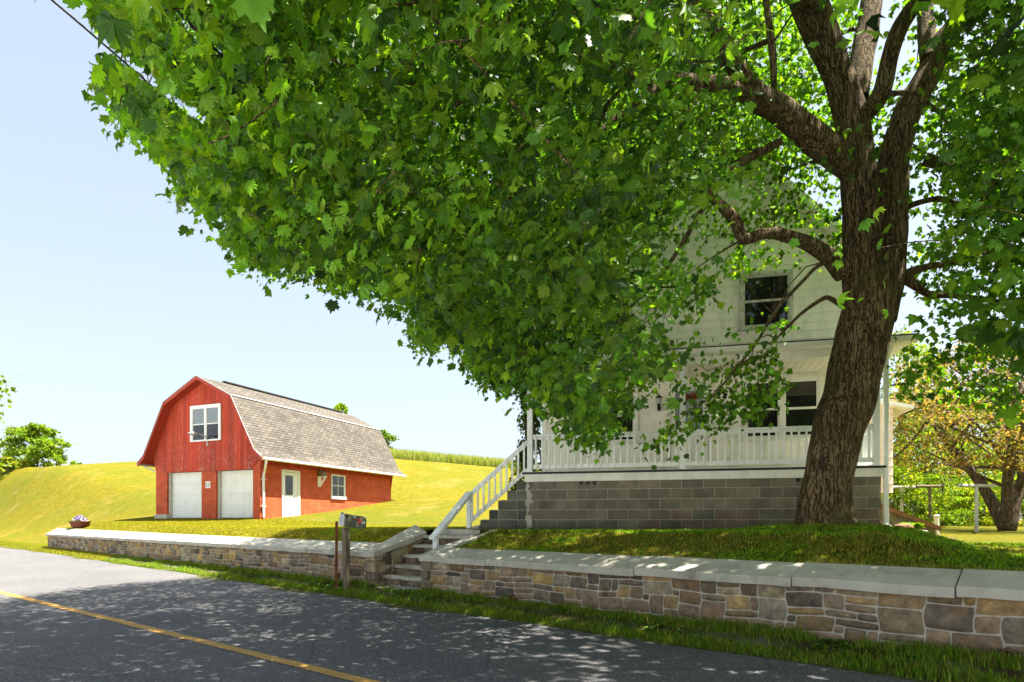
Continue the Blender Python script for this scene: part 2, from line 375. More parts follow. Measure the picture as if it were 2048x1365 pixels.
def grid(name, S, Nn, zfun, mat, hole=None, kind='structure', smooth=True, off=0):
    Sg, Ng = np.meshgrid(S, Nn); X = UX*Sg+NX*Ng; Y = UY*Sg+NY*Ng
    Z = zfun(X, Y)+off; V = np.stack([X, Y, Z], -1).reshape(-1, 3)
    idx = np.arange(V.shape[0]).reshape(Sg.shape)
    F = np.stack([idx[:-1, :-1], idx[1:, :-1], idx[1:, 1:], idx[:-1, 1:]], -1)
    if hole is not None:
        sc = (Sg[:-1, :-1]+Sg[1:, 1:])/2; nc = (Ng[:-1, :-1]+Ng[1:, 1:])/2
        F = F[~hole(sc, nc)]
    o = npmesh(name, V, F.reshape(-1, 4), mat, smooth=smooth); o['kind'] = kind; return o
S_up = np.unique(np.concatenate([np.linspace(-260, -12, 30), np.arange(-12, 14, .16), np.arange(14, 50, .4), np.linspace(50, 420, 70), [8.5, 10.25]]))
N_up = np.unique(np.concatenate([[7.23, 7.34, 7.40], np.arange(7.5, 12, .12), np.arange(12, 16, .25), np.arange(16, 60, 1.0), np.linspace(60, 420, 60), [8.62]]))
grid('lawn', S_up, N_up, ground, MAT['lawn'], hole=lambda s, n: ((s > 8.5) & (s < 10.25) & (n < 8.62)))
S_lo = np.unique(np.concatenate([np.linspace(-260, -12, 16), np.arange(-12, 50, .4), np.linspace(50, 420, 40)]))
grid('verge', S_lo, np.arange(6.0, 7.21, .08), ground, MAT['soil'])
grid('road', S_lo, np.array([-.4, 1, 2, 3.2, 4.4, 5.5, 6.2, 6.56]), lambda X, Y: .012*vnoise(X, Y, .7)+.0*X, MAT['asphalt'])
grid('far_verge', S_lo, np.array([-300, -60, -10, -2, -.38]), lambda X, Y: 0*X-.03, MAT['bounce_gravel'])  # unseen ground across the road, made pale to bounce sunlight onto the house
# centre line: measured, it drifts slightly against the road edge
p0 = np.array([-1.243, 5.47]); p1 = np.array([-10.24, 12.5]); dd = (p1-p0)/np.linalg.norm(p1-p0); nn = np.array([dd[1], -dd[0]])
T = np.linspace(-14, 60, 150); V = []
for t in T:
    c = p0+dd*t+nn*(.00035*(t-6)**2 if t > 12 else 0)
    for sgn in (-1, 1):
        q = c+nn*sgn*(.072+.006*math.sin(t*7+sgn)); V.append((q[0], q[1], .012*float(vnoise(q[0], q[1], .7))+.006))
F = [(2*i, 2*i+1, 2*i+3, 2*i+2) for i in range(len(T)-1)]
npmesh('road_marking', V, F, MAT['road_paint'])['kind'] = 'structure'

# ------------------------------------------------------------------ stonework
STONE_COL = [(.25, .18, .10), (.20, .155, .10), (.30, .21, .105), (.17, .14, .10), (.26, .22, .15), (.32, .22, .09), (.21, .145, .09), (.14, .115, .09), (.24, .19, .14), (.29, .255, .18), (.10, .085, .07), (.19, .17, .13)]
def stones(mb_v, mb_f, mb_c, L, H, origin, ax, ay, out, cw=.098, rows=9, zb=0.0, pink=None, topfun=None, colset=STONE_COL, warp=.012, gap=.0062, bulge=.026, mw=4, mh=3):
    """random ashlar: rectangles packed on a cell grid, warped joints, each stone a bulging dressed face"""
    nc = max(2, int(round(L/cw))); cw = L/nc; ch = H/rows; used = np.zeros((rows, nc), bool)
    ox, oy, oz = origin
    def wx(x, y): return x+warp*math.sin(y*17+x*1.3+ox)+.5*warp*math.sin(x*9+y*5), y+warp*.9*math.sin(x*3.1+oy)+warp*.5*math.sin(x*7.7+y*3)
    for r in range(rows):
        for c in range(nc):
            if used[r, c]: continue
            big = random.random() < .13
            w_ = random.choice([2, 2, 3, 3, 4, 4]) if not big else random.choice([3, 4, 5]); h_ = random.choice([1, 1, 2, 2]) if not big else random.choice([2, 3])
            w_ = min(w_, mw+1); h_ = min(h_, mh)
            while c+w_ > nc or used[r, c:min(c+w_, nc)].any(): w_ -= 1
            h_ = min(h_, rows-r)
            used[r:r+h_, c:c+w_] = True
            x0, x1, y0, y1 = c*cw+gap, (c+w_)*cw-gap, r*ch+gap, (r+h_)*ch-gap
            col = np.array(random.choice(colset))*random.uniform(.75, 1.25)
            if pink and random.random() < pink(x0, y0): col = np.array((.25, .18, .125))*random.uniform(.8, 1.15)
            nx = max(3, int((x1-x0)/.05)+1); ny = max(3, int((y1-y0)/.04)+1); hgt = random.uniform(.3, 1)*bulge; ph = random.uniform(0, 9)
            tx, ty = random.uniform(-.5, .5), random.uniform(-.5, .5)
            b = len(mb_v)
            for j in range(ny+1):
                for i in range(nx+1):
                    u, v = i/nx, j/ny; x = x0+(x1-x0)*u; y = y0+(y1-y0)*v
                    # round the corners a little
                    cu, cv = abs(2*u-1), abs(2*v-1); k = max(0, cu+cv-1.6)*.016
                    x -= math.copysign(k, u-.5); y -= math.copysign(k, v-.5)
                    edge = i in (0, nx) or j in (0, ny)
                    d = .003 if edge else hgt*(1+.4*tx*(u-.5)*2+.4*ty*(v-.5)*2)+.006*math.sin(x*41+ph)*math.sin(y*37+ph)+.012+random.uniform(-.003, .003)
                    X_, Y_ = wx(x, y)
                    zt = Y_ if topfun is None else Y_*topfun(X_)
                    mb_v.append((ox+ax[0]*X_+out[0]*d, oy+ax[1]*X_+out[1]*d, oz+zt+zb)); mb_c.append(tuple(col))
            for j in range(ny):
                for i in range(nx):
                    q = b+j*(nx+1)+i; mb_f.append((q, q+1, q+nx+2, q+nx+1))
def wall_stone_obj(name, parent, faces, mat='stone', smooth=True):
    v, f, c = [], [], []
    for kw in faces: stones(v, f, c, **kw)
    return npmesh(name, v, f, MAT[mat], parent, col=np.array(c), smooth=smooth)
def coping(parent, secs, mat='concrete'):
    """loft of 4-point sections, wall-frame coordinates (x=-s, y=n, z)"""
    for k in range(len(secs)-1):
        A, B = secs[k], secs[k+1]; mb = MB(); n = 5
        L = (Vector(B[0])-Vector(A[0])).length; m = max(1, int(L/.25)); rows = []
        for i in range(m+1):
            t = i/m; ti = min(max(t, .006/max(L, .1)), 1-.006/max(L, .1))
            sec = [Vector(a).lerp(Vector(b), ti) for a, b in zip(A, B)]
            j = .003*math.sin(i*1.3+k)+random.uniform(-.002, .002)
            sec[0] = sec[0]+Vector((0, 0, j)); sec[3] = sec[3]+Vector((0, 0, j*1.6))
            rows.append(sec)
        vs = [p for r in rows for p in r]; fs = []
        for i in range(m):
            for q in range(4): fs.append((i*4+q, i*4+(q+1) % 4, i*4+4+(q+1) % 4, i*4+4+q))
        fs.append((3, 2, 1, 0)); fs.append((m*4, m*4+1, m*4+2, m*4+3))
        mb.add(vs, fs); mb.build('coping_slab', MAT[mat], parent, bevel=.008)
def sec(s, n0, n1, z0, z1, th=.10): return [(-s, n0, z0), (-s, n1, z1), (-s, n1, z1-.16), (-s, n0, z0-th)]

FN = 7.01; S_END = 37.2
# right-hand wall
wr = empty('stone_wall', (*w2(8.62, FN), .1), WALL_R, 'long stone retaining wall with pale concrete coping below the house, right of the steps', 'stone wall', 'roadside stone walls')
def tl(s, n): return (-s+8.62, n-FN)      # wall-frame to child-frame of the right wall
core = MB(); core.box(0, 17.0, .02, .34, -.35, .67); core.box(.02, .34, .03, 1.35, -.3, .68); core.build('mortar_core', MAT['mortar'], wr)
wall_stone_obj('stonework', wr, [
    dict(L=17.0, H=.74, origin=(0, .02, -.03), ax=(1, 0), ay=0, out=(0, -1), pink=lambda x, y: (.6 if y < .22 and x > 1.5 else .08)),
    dict(L=1.3, H=.74, origin=(.02, .03, -.03), ax=(0, 1), ay=0, out=(-1, 0))])
def shift(secl, ds, dn, dz): return [[(x+ds, y-dn, z-dz) for x, y, z in s_] for s_ in secl]
cuts = [8.66, 7.0, 4.3, 2.35, .9, -.9, -3.6, -8.4]
for a, b in zip(cuts[:-1], cuts[1:]): coping(wr, shift([sec(a, 6.955, 7.40, .815, .955), sec(b, 6.955, 7.40, .80, .945)], 8.62, FN, .1))
coping(wr, shift([[(-8.66, 7.40, .955), (-8.28, 7.40, .965), (-8.28, 7.40, .80), (-8.66, 7.40, .855)], [(-8.66, 8.5, 1.19), (-8.28, 8.5, 1.26), (-8.28, 8.5, 1.1), (-8.66, 8.5, 1.08)]], 8.62, FN, .1))
# left-hand wall with its wing beside the steps
wl = empty('stone_wall', (*w2(10.04, FN), .1), WALL_R, 'long stone retaining wall with sunlit coping in front of the red barn, left of the steps', 'stone wall', 'roadside stone walls')
core = MB(); core.box(-S_END+10.04, 0, .02, .34, -.35, .68); core.prism([(.02, -.3), (1.25, -.3), (1.25, 1.02), (.35, .70), (.02, .68)], 'x', -.34, -.02); core.build('mortar_core', MAT['mortar'], wl)
wall_stone_obj('stonework', wl, [
    dict(L=S_END-10.04, H=.75, origin=(-S_END+10.04, .02, -.03), ax=(1, 0), ay=0, out=(0, -1)),
    dict(L=1.25, H=.75, origin=(-.02, .03, -.03), ax=(0, 1), ay=0, out=(1, 0), topfun=lambda x: 1+.46*max(0, x)/1.2),
    dict(L=.45, H=.80, origin=(-S_END+10.04, .45, -.05), ax=(0, -1), ay=0, out=(-1, 0))])
cuts = [S_END+.1, 33.5, 29, 24.8, 20.6, 16.3, 12.5]
def zb(s): return np.interp(s, [10, 20, 37], [.985, 1.02, 1.12])
for a, b in zip(cuts[:-1], cuts[1:]): coping(wl, shift([sec(a, 6.955, 7.45, .835, zb(a)), sec(b, 6.955, 7.45, .83, zb(b))], 10.04, FN, .1))
coping(wl, shift([sec(12.5, 6.955, 7.45, .83, zb(12.5)), [(-9.99, 6.955, .83), (-10.45, 7.45, .99), (-10.45, 7.45, .83), (-9.99, 6.955, .73)]], 10.04, FN, .1))
coping(wl, shift([[(-9.99, 6.955, .83), (-10.45, 7.45, .99), (-10.45, 7.45, .83), (-9.99, 6.955, .73)], [(-9.99, 8.25, 1.20), (-10.45, 8.32, 1.36), (-10.45, 8.32, 1.15), (-9.99, 8.25, 1.10)]], 10.04, FN, .1))
# dressed corner stones where the wall faces turn into the steps
def quoins(par, x0, x1, zs):
    mb = MB()
    for k, (za, zb2) in enumerate(zip(zs[:-1], zs[1:])):
        c_ = np.array(random.choice(STONE_COL))*random.uniform(.9, 1.2); mb.cur = tuple(c_); e = .07*(k % 2)
        sgn = 1 if x1 > x0 else -1; mb.box(min(x0, x1+sgn*e), max(x0, x1+sgn*e), -.022-random.uniform(0, .012), .24-e, za+.008, zb2-.008)
    mb.build('corner_stone', MAT['stone'], par, bevel=.018, seg=3)
quoins(wr, -.022, .20, [-.1, .12, .30, .47, .70]); quoins(wl, .022, -.22, [-.1, .17, .33, .55, .71])
# drain pipes
def drain(px, py, Z, r, lab, par):
    s_, n_ = 0, 0; X, Y, z = at(px, py, Z)
    o = empty('drain_pipe', (X, Y, z), WALL_R, lab, 'pipe', 'clay drain pipes in the stone walls')
    mb = MB(); M = Matrix.Rotation(PI/2, 4, 'X'); n = 24
    prof = [(r, -.25), (r, .05), (r*.78, .05), (r*.78, -.22)]; vs = []; fs = []
    for rr, zz in prof:
        for i in range(n): vs.append((rr*math.cos(2*PI*i/n), rr*math.sin(2*PI*i/n), zz))
    for j in range(3):
        for i in range(n): fs.append((j*n+i, j*n+(i+1) % n, (j+1)*n+(i+1) % n, (j+1)*n+i))
    mb.add(vs, fs, M); mb.build('pipe_ring', MAT['clay'], o, smooth=False)
    mb = MB(); mb.lathe([(r*.77, -.2), (r*.77, -.16)], n=24, M=M); mb.build('pipe_mouth', MAT['dark'], o)  # dark disc stands in for the shade inside the pipe
def zw(px): return (.94*11)/((px-1024)/1250+1.083)
drain(2018, 1311, zw(2018)-.02, .062, 'round clay drain pipe low in the stone wall near the right edge', None)
drain(1027, 1197, zw(1027)-.02, .058, 'small clay drain pipe at the foot of the wall, right of the steps', None)
drain(676, 1150, zw(676)-.02, .05, 'dark drain pipe at the foot of the wall behind the rusty stake', None)

# stone steps up from the road
st = empty('stone_steps', (*w2(9.33, 7.1), .1), WALL_R, 'weathered stone steps climbing between the two stone walls', 'steps')
hw_ = .70
for k in range(5):
    y0 = .12+.235*k; z1 = .28+.19*k
    v, f, c = [], [], []
    stones(v, f, c, 2*hw_, .14, (-hw_, y0+.035, z1-.19), (1, 0), 0, (0, -1), cw=.11, rows=1, gap=.004, colset=[(.12, .095, .065), (.16, .13, .09), (.10, .08, .06)], bulge=.012, warp=.006)
    rs = npmesh('step_riser', v, f, MAT['stone'], st, col=np.array(c), smooth=True)
    mb = MB(); m = 12
    for i in range(m): mb.box(-hw_+2*hw_*i/m, -hw_+2*hw_*(i+1)/m, y0-.015+random.uniform(-.008, .008), y0+.30, z1-.055+random.uniform(-.006, .0), z1+random.uniform(-.003, .004))
    mb.build('step_tread', MAT['concrete'], st)
mb = MB()
for k in range(5): mb.box(-hw_, hw_, .12+.235*k+.045, 1.5, -.2+.19*k-.0, .222+.19*k)
mb.build('step_core', MAT['block_mortar'], st)
mb = MB(); mb.box(-hw_+.12, hw_, -.15, .14, .0, .075); mb.build('bottom_slab', MAT['concrete'], st, bevel=.01)
# landing path from the steps to the porch stairs
mb = MB()
pts = [w2(9.9, 8.55), w2(8.75, 8.55), hw(-1.05, -.25), hw(-1.15, 1.2), hw(-2.1, 1.2), hw(-2.0, .0)]
mb.add([(x, y, z) for z in (1.05, 1.25) for x, y in pts], [tuple(range(6))[::-1], tuple(range(6, 12))]+[(i, (i+1) % 6, 6+(i+1) % 6, 6+i) for i in range(6)])
mb.build('path', MAT['concrete'])['kind'] = 'structure'

# ------------------------------------------------------------------ farmhouse
HR = math.atan2(EY, EX)
house = empty('farmhouse', (*HO, 0), HR, 'white clapboard two-storey farmhouse with a railed front porch on a grey block base', 'house')
W = 6.42; PD = 1.8; DK = 2.40; GZ = 1.25; EV = 7.0; PK = 10.35; HD = 9.0
def rooftop(a): return PK-(PK-EV)*abs(a-W/2)/(W/2)
def lap_siding(name, parent, a0, a1, z0, z1, y, mat, exp=.185, clip=None, axis='x', sgn=-1):
    mb = MB(); z = z0
    while z < z1-.01:
        zt = min(z+exp, z1)
        l0, l1 = a0, a1; u0, u1 = a0, a1
        if clip:
            def lim(zz):
                if zz <= EV: return a0, a1
                h = (PK-zz)/(PK-EV)*W/2; return max(a0, W/2-h), min(a1, W/2+h)
            l0, l1 = lim(z); u0, u1 = lim(zt)
            if l1-l0 < .05: break
            if u1 < u0: u0 = u1 = W/2
        t0, t1 = .042, .004
        pts = [(l0, t0, z), (l1, t0, z), (u1, t1, zt), (u0, t1, zt), (l0, 0, z), (l1, 0, z)]
        if axis == 'x': pts = [(p[0], y+sgn*p[1], p[2]) for p in pts]
        else: pts = [(y+sgn*p[1], p[0], p[2]) for p in pts]
        mb.add(pts, [(0, 1, 2, 3), (0, 4, 5, 1)]); z += exp
    return mb.build(name, mat, parent)
# masonry base
v, f, c = [], [], []
def blocks(v, f, c, a0, a1, z0, rows, y, rowh=.2, bw=.4, first=0, out=(0, -1), ax=(1, 0), x0=0, cols=None, drop=None):
    for r in range(rows):
        x = a0-(bw/2 if (r+first) % 2 else 0)
        while x < a1:
            l, h = max(x, a0)+.007, min(x+bw, a1)-.007; x += bw
            if h-l < .03: continue
            zz0, zz1 = z0+r*rowh+.007, z0+(r+1)*rowh-.007
            cc = 1.75*np.array(cols(l, r))*random.uniform(.8, 1.2)
            b = len(v)
            for d, e in ((-.012, 0), (.004, .005)):
                for (p, q) in ((l+e, zz0+e), (h-e, zz0+e), (h-e, zz1-e), (l+e, zz1-e)):
                    v.append((x0+ax[0]*p+out[0]*d, y+ax[1]*p+out[1]*d, q)); c.append(cc)
            f.append((b+4, b+5, b+6, b+7))
            for i in range(4): f.append((b+i, b+(i+1) % 4, b+4+(i+1) % 4, b+4+i))
def bcol(x, r): return (.135, .092, .070) if (r < 3 and x > 1.9 and random.random() < .75-.12*r) else random.choice([(.125, .110, .078), (.105, .093, .068), (.135, .116, .082)])
blocks(v, f, c, 0, W, GZ-.2, 6, 0, cols=bcol)
blocks(v, f, c, 0, PD, GZ-.2, 6, 0, cols=bcol, out=(1, 0), ax=(0, 1), x0=W)
for i in range(len(v)):
    pass
npmesh('foundation', v, f, MAT['block'], house, col=np.array(c))
mb = MB(); mb.box(.012, W-.012, .012, PD, .7, DK-.16); mb.box(0.02, W-.02, PD, HD, .7, DK-.1); mb.build('foundation_mortar', MAT['block_mortar'], house)
# cracked mortar patch at the corner and vent slots
mb = MB(); prev = .10
for i in range(16):
    z0 = GZ-.02+i*.062; nw = .05+.05*abs(math.sin(i*1.9))+.02*random.random()
    mb.box(-.02+.02*math.sin(i*1.3), -.02+nw+.04*math.sin(i*.8), -.02-.006*random.random(), .01, z0, z0+.062)
mb.build('mortar_patch', MAT['concrete'], house, bevel=.006)
for a in (1.09, 1.22, 1.35, 5.05, 5.17, 5.29):
    mb = MB(); M = Matrix.Translation((a, -.006, DK-.205)); pts = [(-.038, .05), (-.038, -.02)]+[(-.038*math.cos(t), -.02-.038*math.sin(t)) for t in np.linspace(0, PI, 7)[1:-1]]+[(.038, -.02), (.038, .05)]
    mb.prism(pts, 'y', -.006, .01, M); mb.build('vent_slot', MAT['dark'], house)  # flat dark shape painted in place of a shaded opening
# porch deck
mb = MB(); mb.box(-.09, W+.06, -.10, PD, DK-.035, DK); mb.build('deck_edge', MAT['roof_edge'], house)
mb = MB(); mb.box(-.05, W+.03, -.055, -.005, DK-.19, DK-.037); mb.box(W-.0, W+.03, -.003, PD, DK-.19, DK-.037); mb.box(-.05, -.01, -.003, PD, DK-.19, DK-.037); mb.build('fascia_board', MAT['trim'], house, bevel=.004)
mb = MB()
for i in range(24): mb.box(-.05+i*(W+.07)/24+.003, -.05+(i+1)*(W+.07)/24-.003, -.05, PD-.04, DK+.001, DK+.012)
mb.build('deck_boards', MAT['rail'], house)
# walls
mb = MB(); mb.box(0, W, PD, HD, DK-.1, EV); mb.prism([(0, EV), (W, EV), (W/2, PK)], 'y', PD, HD); mb.build('wall_core', MAT['siding'], house)
lap_siding('front_siding', house, 0, W, DK+.02, 4.48, PD-.002, MAT['siding'], .19)
lap_siding('upper_siding', house, 0, W, 4.70, PK, PD-.002, MAT['siding'], .176, clip=True)
lap_siding('side_siding', house, PD, HD, DK, EV, W+.002, MAT['siding'], .19, axis='y', sgn=1)
lap_siding('side_siding', house, PD, HD, DK, EV, -.002, MAT['siding'], .19, axis='y', sgn=-1)
mb = MB()
for a in (-.03, W-.07): mb.box(a, a+.10, PD-.045, PD+.06, DK, 4.5); mb.box(a, a+.10, PD-.045, PD+.06, 4.75, EV-.02)
mb.box(.08, W-.08, PD-.05, PD, 4.44, 4.56); mb.build('corner_board', MAT['trim'], house, bevel=.004)
def roof_piece(parent, prof, y0, y1, th, mat, undermat, name='roof'):
    V, F, UVs = [], [], []; d = 0
    for (x0, z0), (x1, z1) in zip(prof[:-1], prof[1:]):
        L = math.hypot(x1-x0, z1-z0); b = len(V)
        V += [(x0, y0, z0), (x0, y1, z0), (x1, y1, z1), (x1, y0, z1)]; UVs += [(y0, d), (y1, d), (y1, d+L), (y0, d+L)]; F.append((b, b+3, b+2, b+1)); d += L
    r = npmesh(name, V, F, mat, parent, uv=UVs)
    mb = MB(); n = len(prof)
    poly = [(x, z-.006) for x, z in prof]+[(x, z-th) for x, z in prof[::-1]]
    for k in range(n-1):
        mb.prism([poly[k], poly[k+1], poly[2*n-2-k], poly[2*n-1-k]], 'y', y0+.003, y1-.003)
    mb.build('roof_board', undermat, parent)
    return r
oh = .33; sl_ = (PK-EV)/(W/2)
roof_piece(house, [(-oh, EV-oh*sl_+.12), (W/2, PK+.12)], PD-.36, HD+.3, .12, MAT['dark_shingle'], MAT['trim'])
roof_piece(house, [(W/2, PK+.12), (W+oh, EV-oh*sl_+.12)], PD-.36, HD+.3, .12, MAT['dark_shingle'], MAT['trim'])
mb = MB()
for sg in (-1, 1):
    mb.bar((W/2+sg*.0, PD-.35, PK+.0), (W/2+sg*(W/2+oh), PD-.35, EV-oh*sl_+.0), .03, .15, up=(0, -1, 0)) if False else None
    x1 = W/2+sg*(W/2+oh); z1 = EV-oh*sl_
    mb.prism([(W/2, PK+.10), (x1, z1+.10), (x1, z1-.06), (W/2, PK-.06)][::sg], 'y', PD-.385, PD-.358)
    mb.prism([(W/2, PK-.02), (x1-sg*.1, z1+.08), (x1-sg*.1, z1+.02), (W/2, PK-.08)][::sg], 'y', PD-.356, PD-.05)
mb.build('rake_board', MAT['trim'], house)
# porch roof: shed, soffit, beam, gutter
GT = 4.64
V = [(-.55, -.30, GT), (W+.50, -.30, GT), (W+.50, PD, 5.04), (-.55, PD, 5.04)]
npmesh('porch_roof', V, [(0, 1, 2, 3)], MAT['dark_shingle'], house, uv=[(0, 0), (7.4, 0), (7.4, 2.2), (0, 2.2)])
mb = MB(); mb.add([(-.55, -.30, GT-.004), (W+.50, -.30, GT-.004), (W+.50, PD, 5.036), (-.55, PD, 5.036), (-.55, -.30, GT-.05), (W+.50, -.30, GT-.05), (W+.50, PD, 4.98), (-.55, PD, 4.98)],
       [(0, 1, 2, 3), (7, 6, 5, 4), (0, 4, 5, 1), (1, 5, 6, 2), (3, 7, 4, 0)])
mb.build('porch_roof_edge', MAT['roof_edge'], house)
mb = MB(); pf = [(-.27, GT-.052), (-.40, GT-.052), (-.40, GT-.10), (-.375, GT-.14), (-.27, GT-.14)]
mb.prism([(y, z) for y, z in pf], 'x', -.53, W+.48); mb.build('gutter', MAT['trim'], house)
mb = MB(); mb.box(-.5, W+.44, -.268, -.08, GT-.13, GT-.052); mb.box(-.10, W+.07, -.08, .09, 4.38, GT-.05); mb.box(W-.02, W+.07, .092, PD, 4.38, GT+.02); mb.box(-.10, -.0, .092, PD, 4.38, GT+.02)
mb.box(W+.07, W+.44, -.08, PD, GT-.12, GT-.052)
mb.build('porch_beam', MAT['trim'], house, bevel=.004)
mb = MB(); mb.box(-.0, W-.02, .09, PD-.05, 4.545, 4.575)
for i in range(44):
    a = .0+i*(W-.04)/44
    mb.box(a+.006, a+(W-.04)/44-.006, .095, PD-.055, 4.532, 4.546)
mb.build('porch_ceiling', MAT['ceiling'], house)
# posts
def post(a, b, z0, z1, w_=.105):
    mb = MB(); mb.box(a-w_/2, a+w_/2, b-w_/2, b+w_/2, z0, z1); mb.build('porch_post', MAT['rail'], house, bevel=.006)
post(.05, .03, DK+.012, 4.38); post(3.02, .03, DK+.012, 4.38); post(W-.07, .03, DK+.012, 4.38)
# railings
def railing(p, q, zb_, zt, n, name='porch_railing', slope=None, bw=.036):
    p = Vector(p); q = Vector(q)
    def P(t, z): return Vector((p.x+(q.x-p.x)*t, p.y+(q.y-p.y)*t, z+(p.z+(q.z-p.z)*t)))
    mb = MB(); mb.bar(P(0, zt), P(1, zt), .085, .035); mb.bar(P(0, zt-.05), P(1, zt-.05), .035, .06); mb.bar(P(0, zb_), P(1, zb_), .035, .085)
    r = mb.build(name, MAT['rail'], house, bevel=.003)
    for i in range(n):
        t = (i+.5)/n; a = P(t, zb_-.035); b = P(t, zt-.022); d = (q-p).normalized(); s_ = Vector((d.y, -d.x, 0)).normalized()*.034
        m2 = MB(); m2.bar(a+s_, b+s_, bw, bw*.9, up=(d.x, d.y, 0)); m2.build('baluster', MAT['rail'], r)
railing((.11, .03, DK), (2.96, .03, DK), .115, .74, 22)
railing((3.08, .03, DK), (W-.13, .03, DK), .115, .74, 25)
railing((W-.07, .09, DK), (W-.07, PD-.05, DK), .115, .74, 14)
railing((-1.22, .02, 2.01-.72), (-.005, .02, 3.06-.72), .12, .70, 10, 'stair_railing')
mb = MB(); mb.box(-1.28, -1.19, -.03, .06, GZ-.12, 2.0); mb.build('rail_post', MAT['rail'], house, bevel=.004)
mb = MB(); mb.bar((-1.22, .0, 2.02), (-1.47, -1.50, 1.10), .14, .045); mb.bar((-1.225, .0, 1.955), (-1.465, -1.44, 1.06), .04, .09); mb.build('handrail', MAT['rail'], house, bevel=.004)
mb = MB(); mb.box(-1.49, -1.40, -1.42, -1.33, .85, 1.13); mb.build('rail_post', MAT['rail'], house, bevel=.004)
# porch stairs (left end)
v, f, c = [], [], []; tops = [-1.0, -.81, -.62, -.43, -.24]
sc = lambda x, r: random.choice([(.075, .073, .06), (.09, .086, .068), (.065, .062, .055)])
for r, a0 in enumerate(tops): blocks(v, f, c, a0, -.012, GZ+.2*r, 1, .0, cols=sc, first=r)
blocks(v, f, c, -1.0, -.012, GZ-.2, 1, 0, cols=sc)
fnd = npmesh('stair_wall', v, f, MAT['block'], house, col=np.array(c))
mb = MB()
for r, a0 in enumerate(tops): mb.box(a0+.012, 0, .012, 1.12, GZ-.2 if r == 0 else GZ+.2*r-.01, GZ+.2*(r+1)-.008)
mb.build('stair_core', MAT['block_mortar'], house)
mb = MB()
for r, a0 in enumerate(tops): mb.box(a0-.012, a0+.22, .19, 1.13, GZ+.2*(r+1)-.03, GZ+.2*(r+1)+.008)
mb.build('stair_tread', MAT['concrete'], house, bevel=.006)
mb = MB(); mb.prism([(-1.32, GZ-.1), (-1.0, GZ-.1), (-1.0, GZ+.09), (-1.06, GZ+.09), (-1.32, GZ+.0)], 'y', -.06, .35); mb.build('stair_pad', MAT['concrete'], house, bevel=.01)
# windows and door
def window(parent, x0, x1, z0, z1, y, trim, n=1, sash=True, cas=.075, sill=True, pane='glass', name='window', face=-1, sx=None, muntin=0):
    """face=-1: looks to -y.  Built in x-z; casing, sashes, panes stepping back"""
    f_ = lambda d: y+face*d
    def bx(mb, a0, a1, d0, d1, b0, b1): mb.box(a0, a1, min(f_(d0), f_(d1)), max(f_(d0), f_(d1)), b0, b1)
    mb = MB(); bx(mb, x0, x1, 0, .075, z1-cas, z1); bx(mb, x0, x0+cas, 0, .072, z0, z1-cas); bx(mb, x1-cas, x1, 0, .072, z0, z1-cas); bx(mb, x0, x1, 0, .07, z0, z0+.04)
    if sill: bx(mb, x0-.04, x1+.04, 0, .11, z0-.03, z0+.012)
    cw_ = (x1-x0-2*cas)
    for k in range(1, n): c_ = x0+cas+cw_*k/n; bx(mb, c_-.045, c_+.045, 0, .072, z0+.04, z1-cas)
    w_ = mb.build(name, trim, parent, bevel=.004)
    for k in range(n):
        a0 = x0+cas+cw_*k/n+(.045 if k else 0); a1 = x0+cas+cw_*(k+1)/n-(.045 if k < n-1 else 0); b0, b1 = z0+.04, z1-cas; mid = (b0+b1)/2; r = .035
        mb = MB()
        for (u0, u1, d) in (((b0, mid+.012, .045), (mid-.012, b1, .055)) if sash else ((b0, b1, .05),)):
            bx(mb, a0, a1, .022, d, u0, u0+r); bx(mb, a0, a1, .022, d, u1-r, u1); bx(mb, a0, a0+r, .022, d-.001, u0+r, u1-r); bx(mb, a1-r, a1, .022, d-.001, u0+r, u1-r)
        if muntin:
            c_ = (a0+a1)/2; bx(mb, c_-.012, c_+.012, .022, .04, b0+r, b1-r)
        mb.build('sash', trim, w_, bevel=.002)
        mb = MB(); bx(mb, a0+.01, a1-.01, .012, .028, b0+.01, mid); mb.build('pane', MAT['glass'], w_)
        mb = MB(); bx(mb, a0+.01, a1-.01, .012, .033, mid+.001, b1-.01); mb.build('pane', MAT[pane], w_)
    return w_
yp = PD-.03
window(house, .583, 2.12, 3.16, 4.41, yp, MAT['trim'], 2)
window(house, 4.30, 5.857, 3.15, 4.44, yp, MAT['trim'], 2)
window(house, 4.24, 5.30, 5.50, 6.68, yp, MAT['old_trim'], 1)['label'] = 'peeling upper window beside the trunk'
window(house, .95, 2.0, 5.50, 6.68, yp, MAT['old_trim'], 1)
# storm door
mb = MB(); mb.box(2.735, 2.81, yp-.06, yp, DK+.014, 4.50); mb.box(3.61, 3.685, yp-.06, yp, DK+.014, 4.50); mb.box(2.81, 3.61, yp-.06, yp, 4.42, 4.50); d_ = mb.build('door_frame', MAT['trim'], house, bevel=.004)
mb = MB(); x0, x1 = 2.82, 3.60; yy = yp-.045
mb.box(x0, x1, yy, yp, DK+.03, DK+.95); mb.box(x0, x0+.1, yy, yp, DK+.95, 4.41); mb.box(x1-.1, x1, yy, yp, DK+.95, 4.41); mb.box(x0+.1, x1-.1, yy, yp, 4.25, 4.41)
door = mb.build('front_door', MAT['trim'], house, bevel=.004)
for sg in (-1, 1):
    mb = MB()
    for k in range(4): mb.bar((3.21+sg*.02, yy-.006, DK+.18+.16*k), (3.21+sg*.28, yy-.006, DK+.40+.16*k if k < 3 else DK+.80), .012, .014)
    mb.build('crossbuck_trim', MAT['rail'], door)
mb = MB(); mb.box(x0+.1, x1-.1, yp-.02, yp-.012, DK+.95, 4.25); mb.build('pane', MAT['blind'], door)
mb = MB()
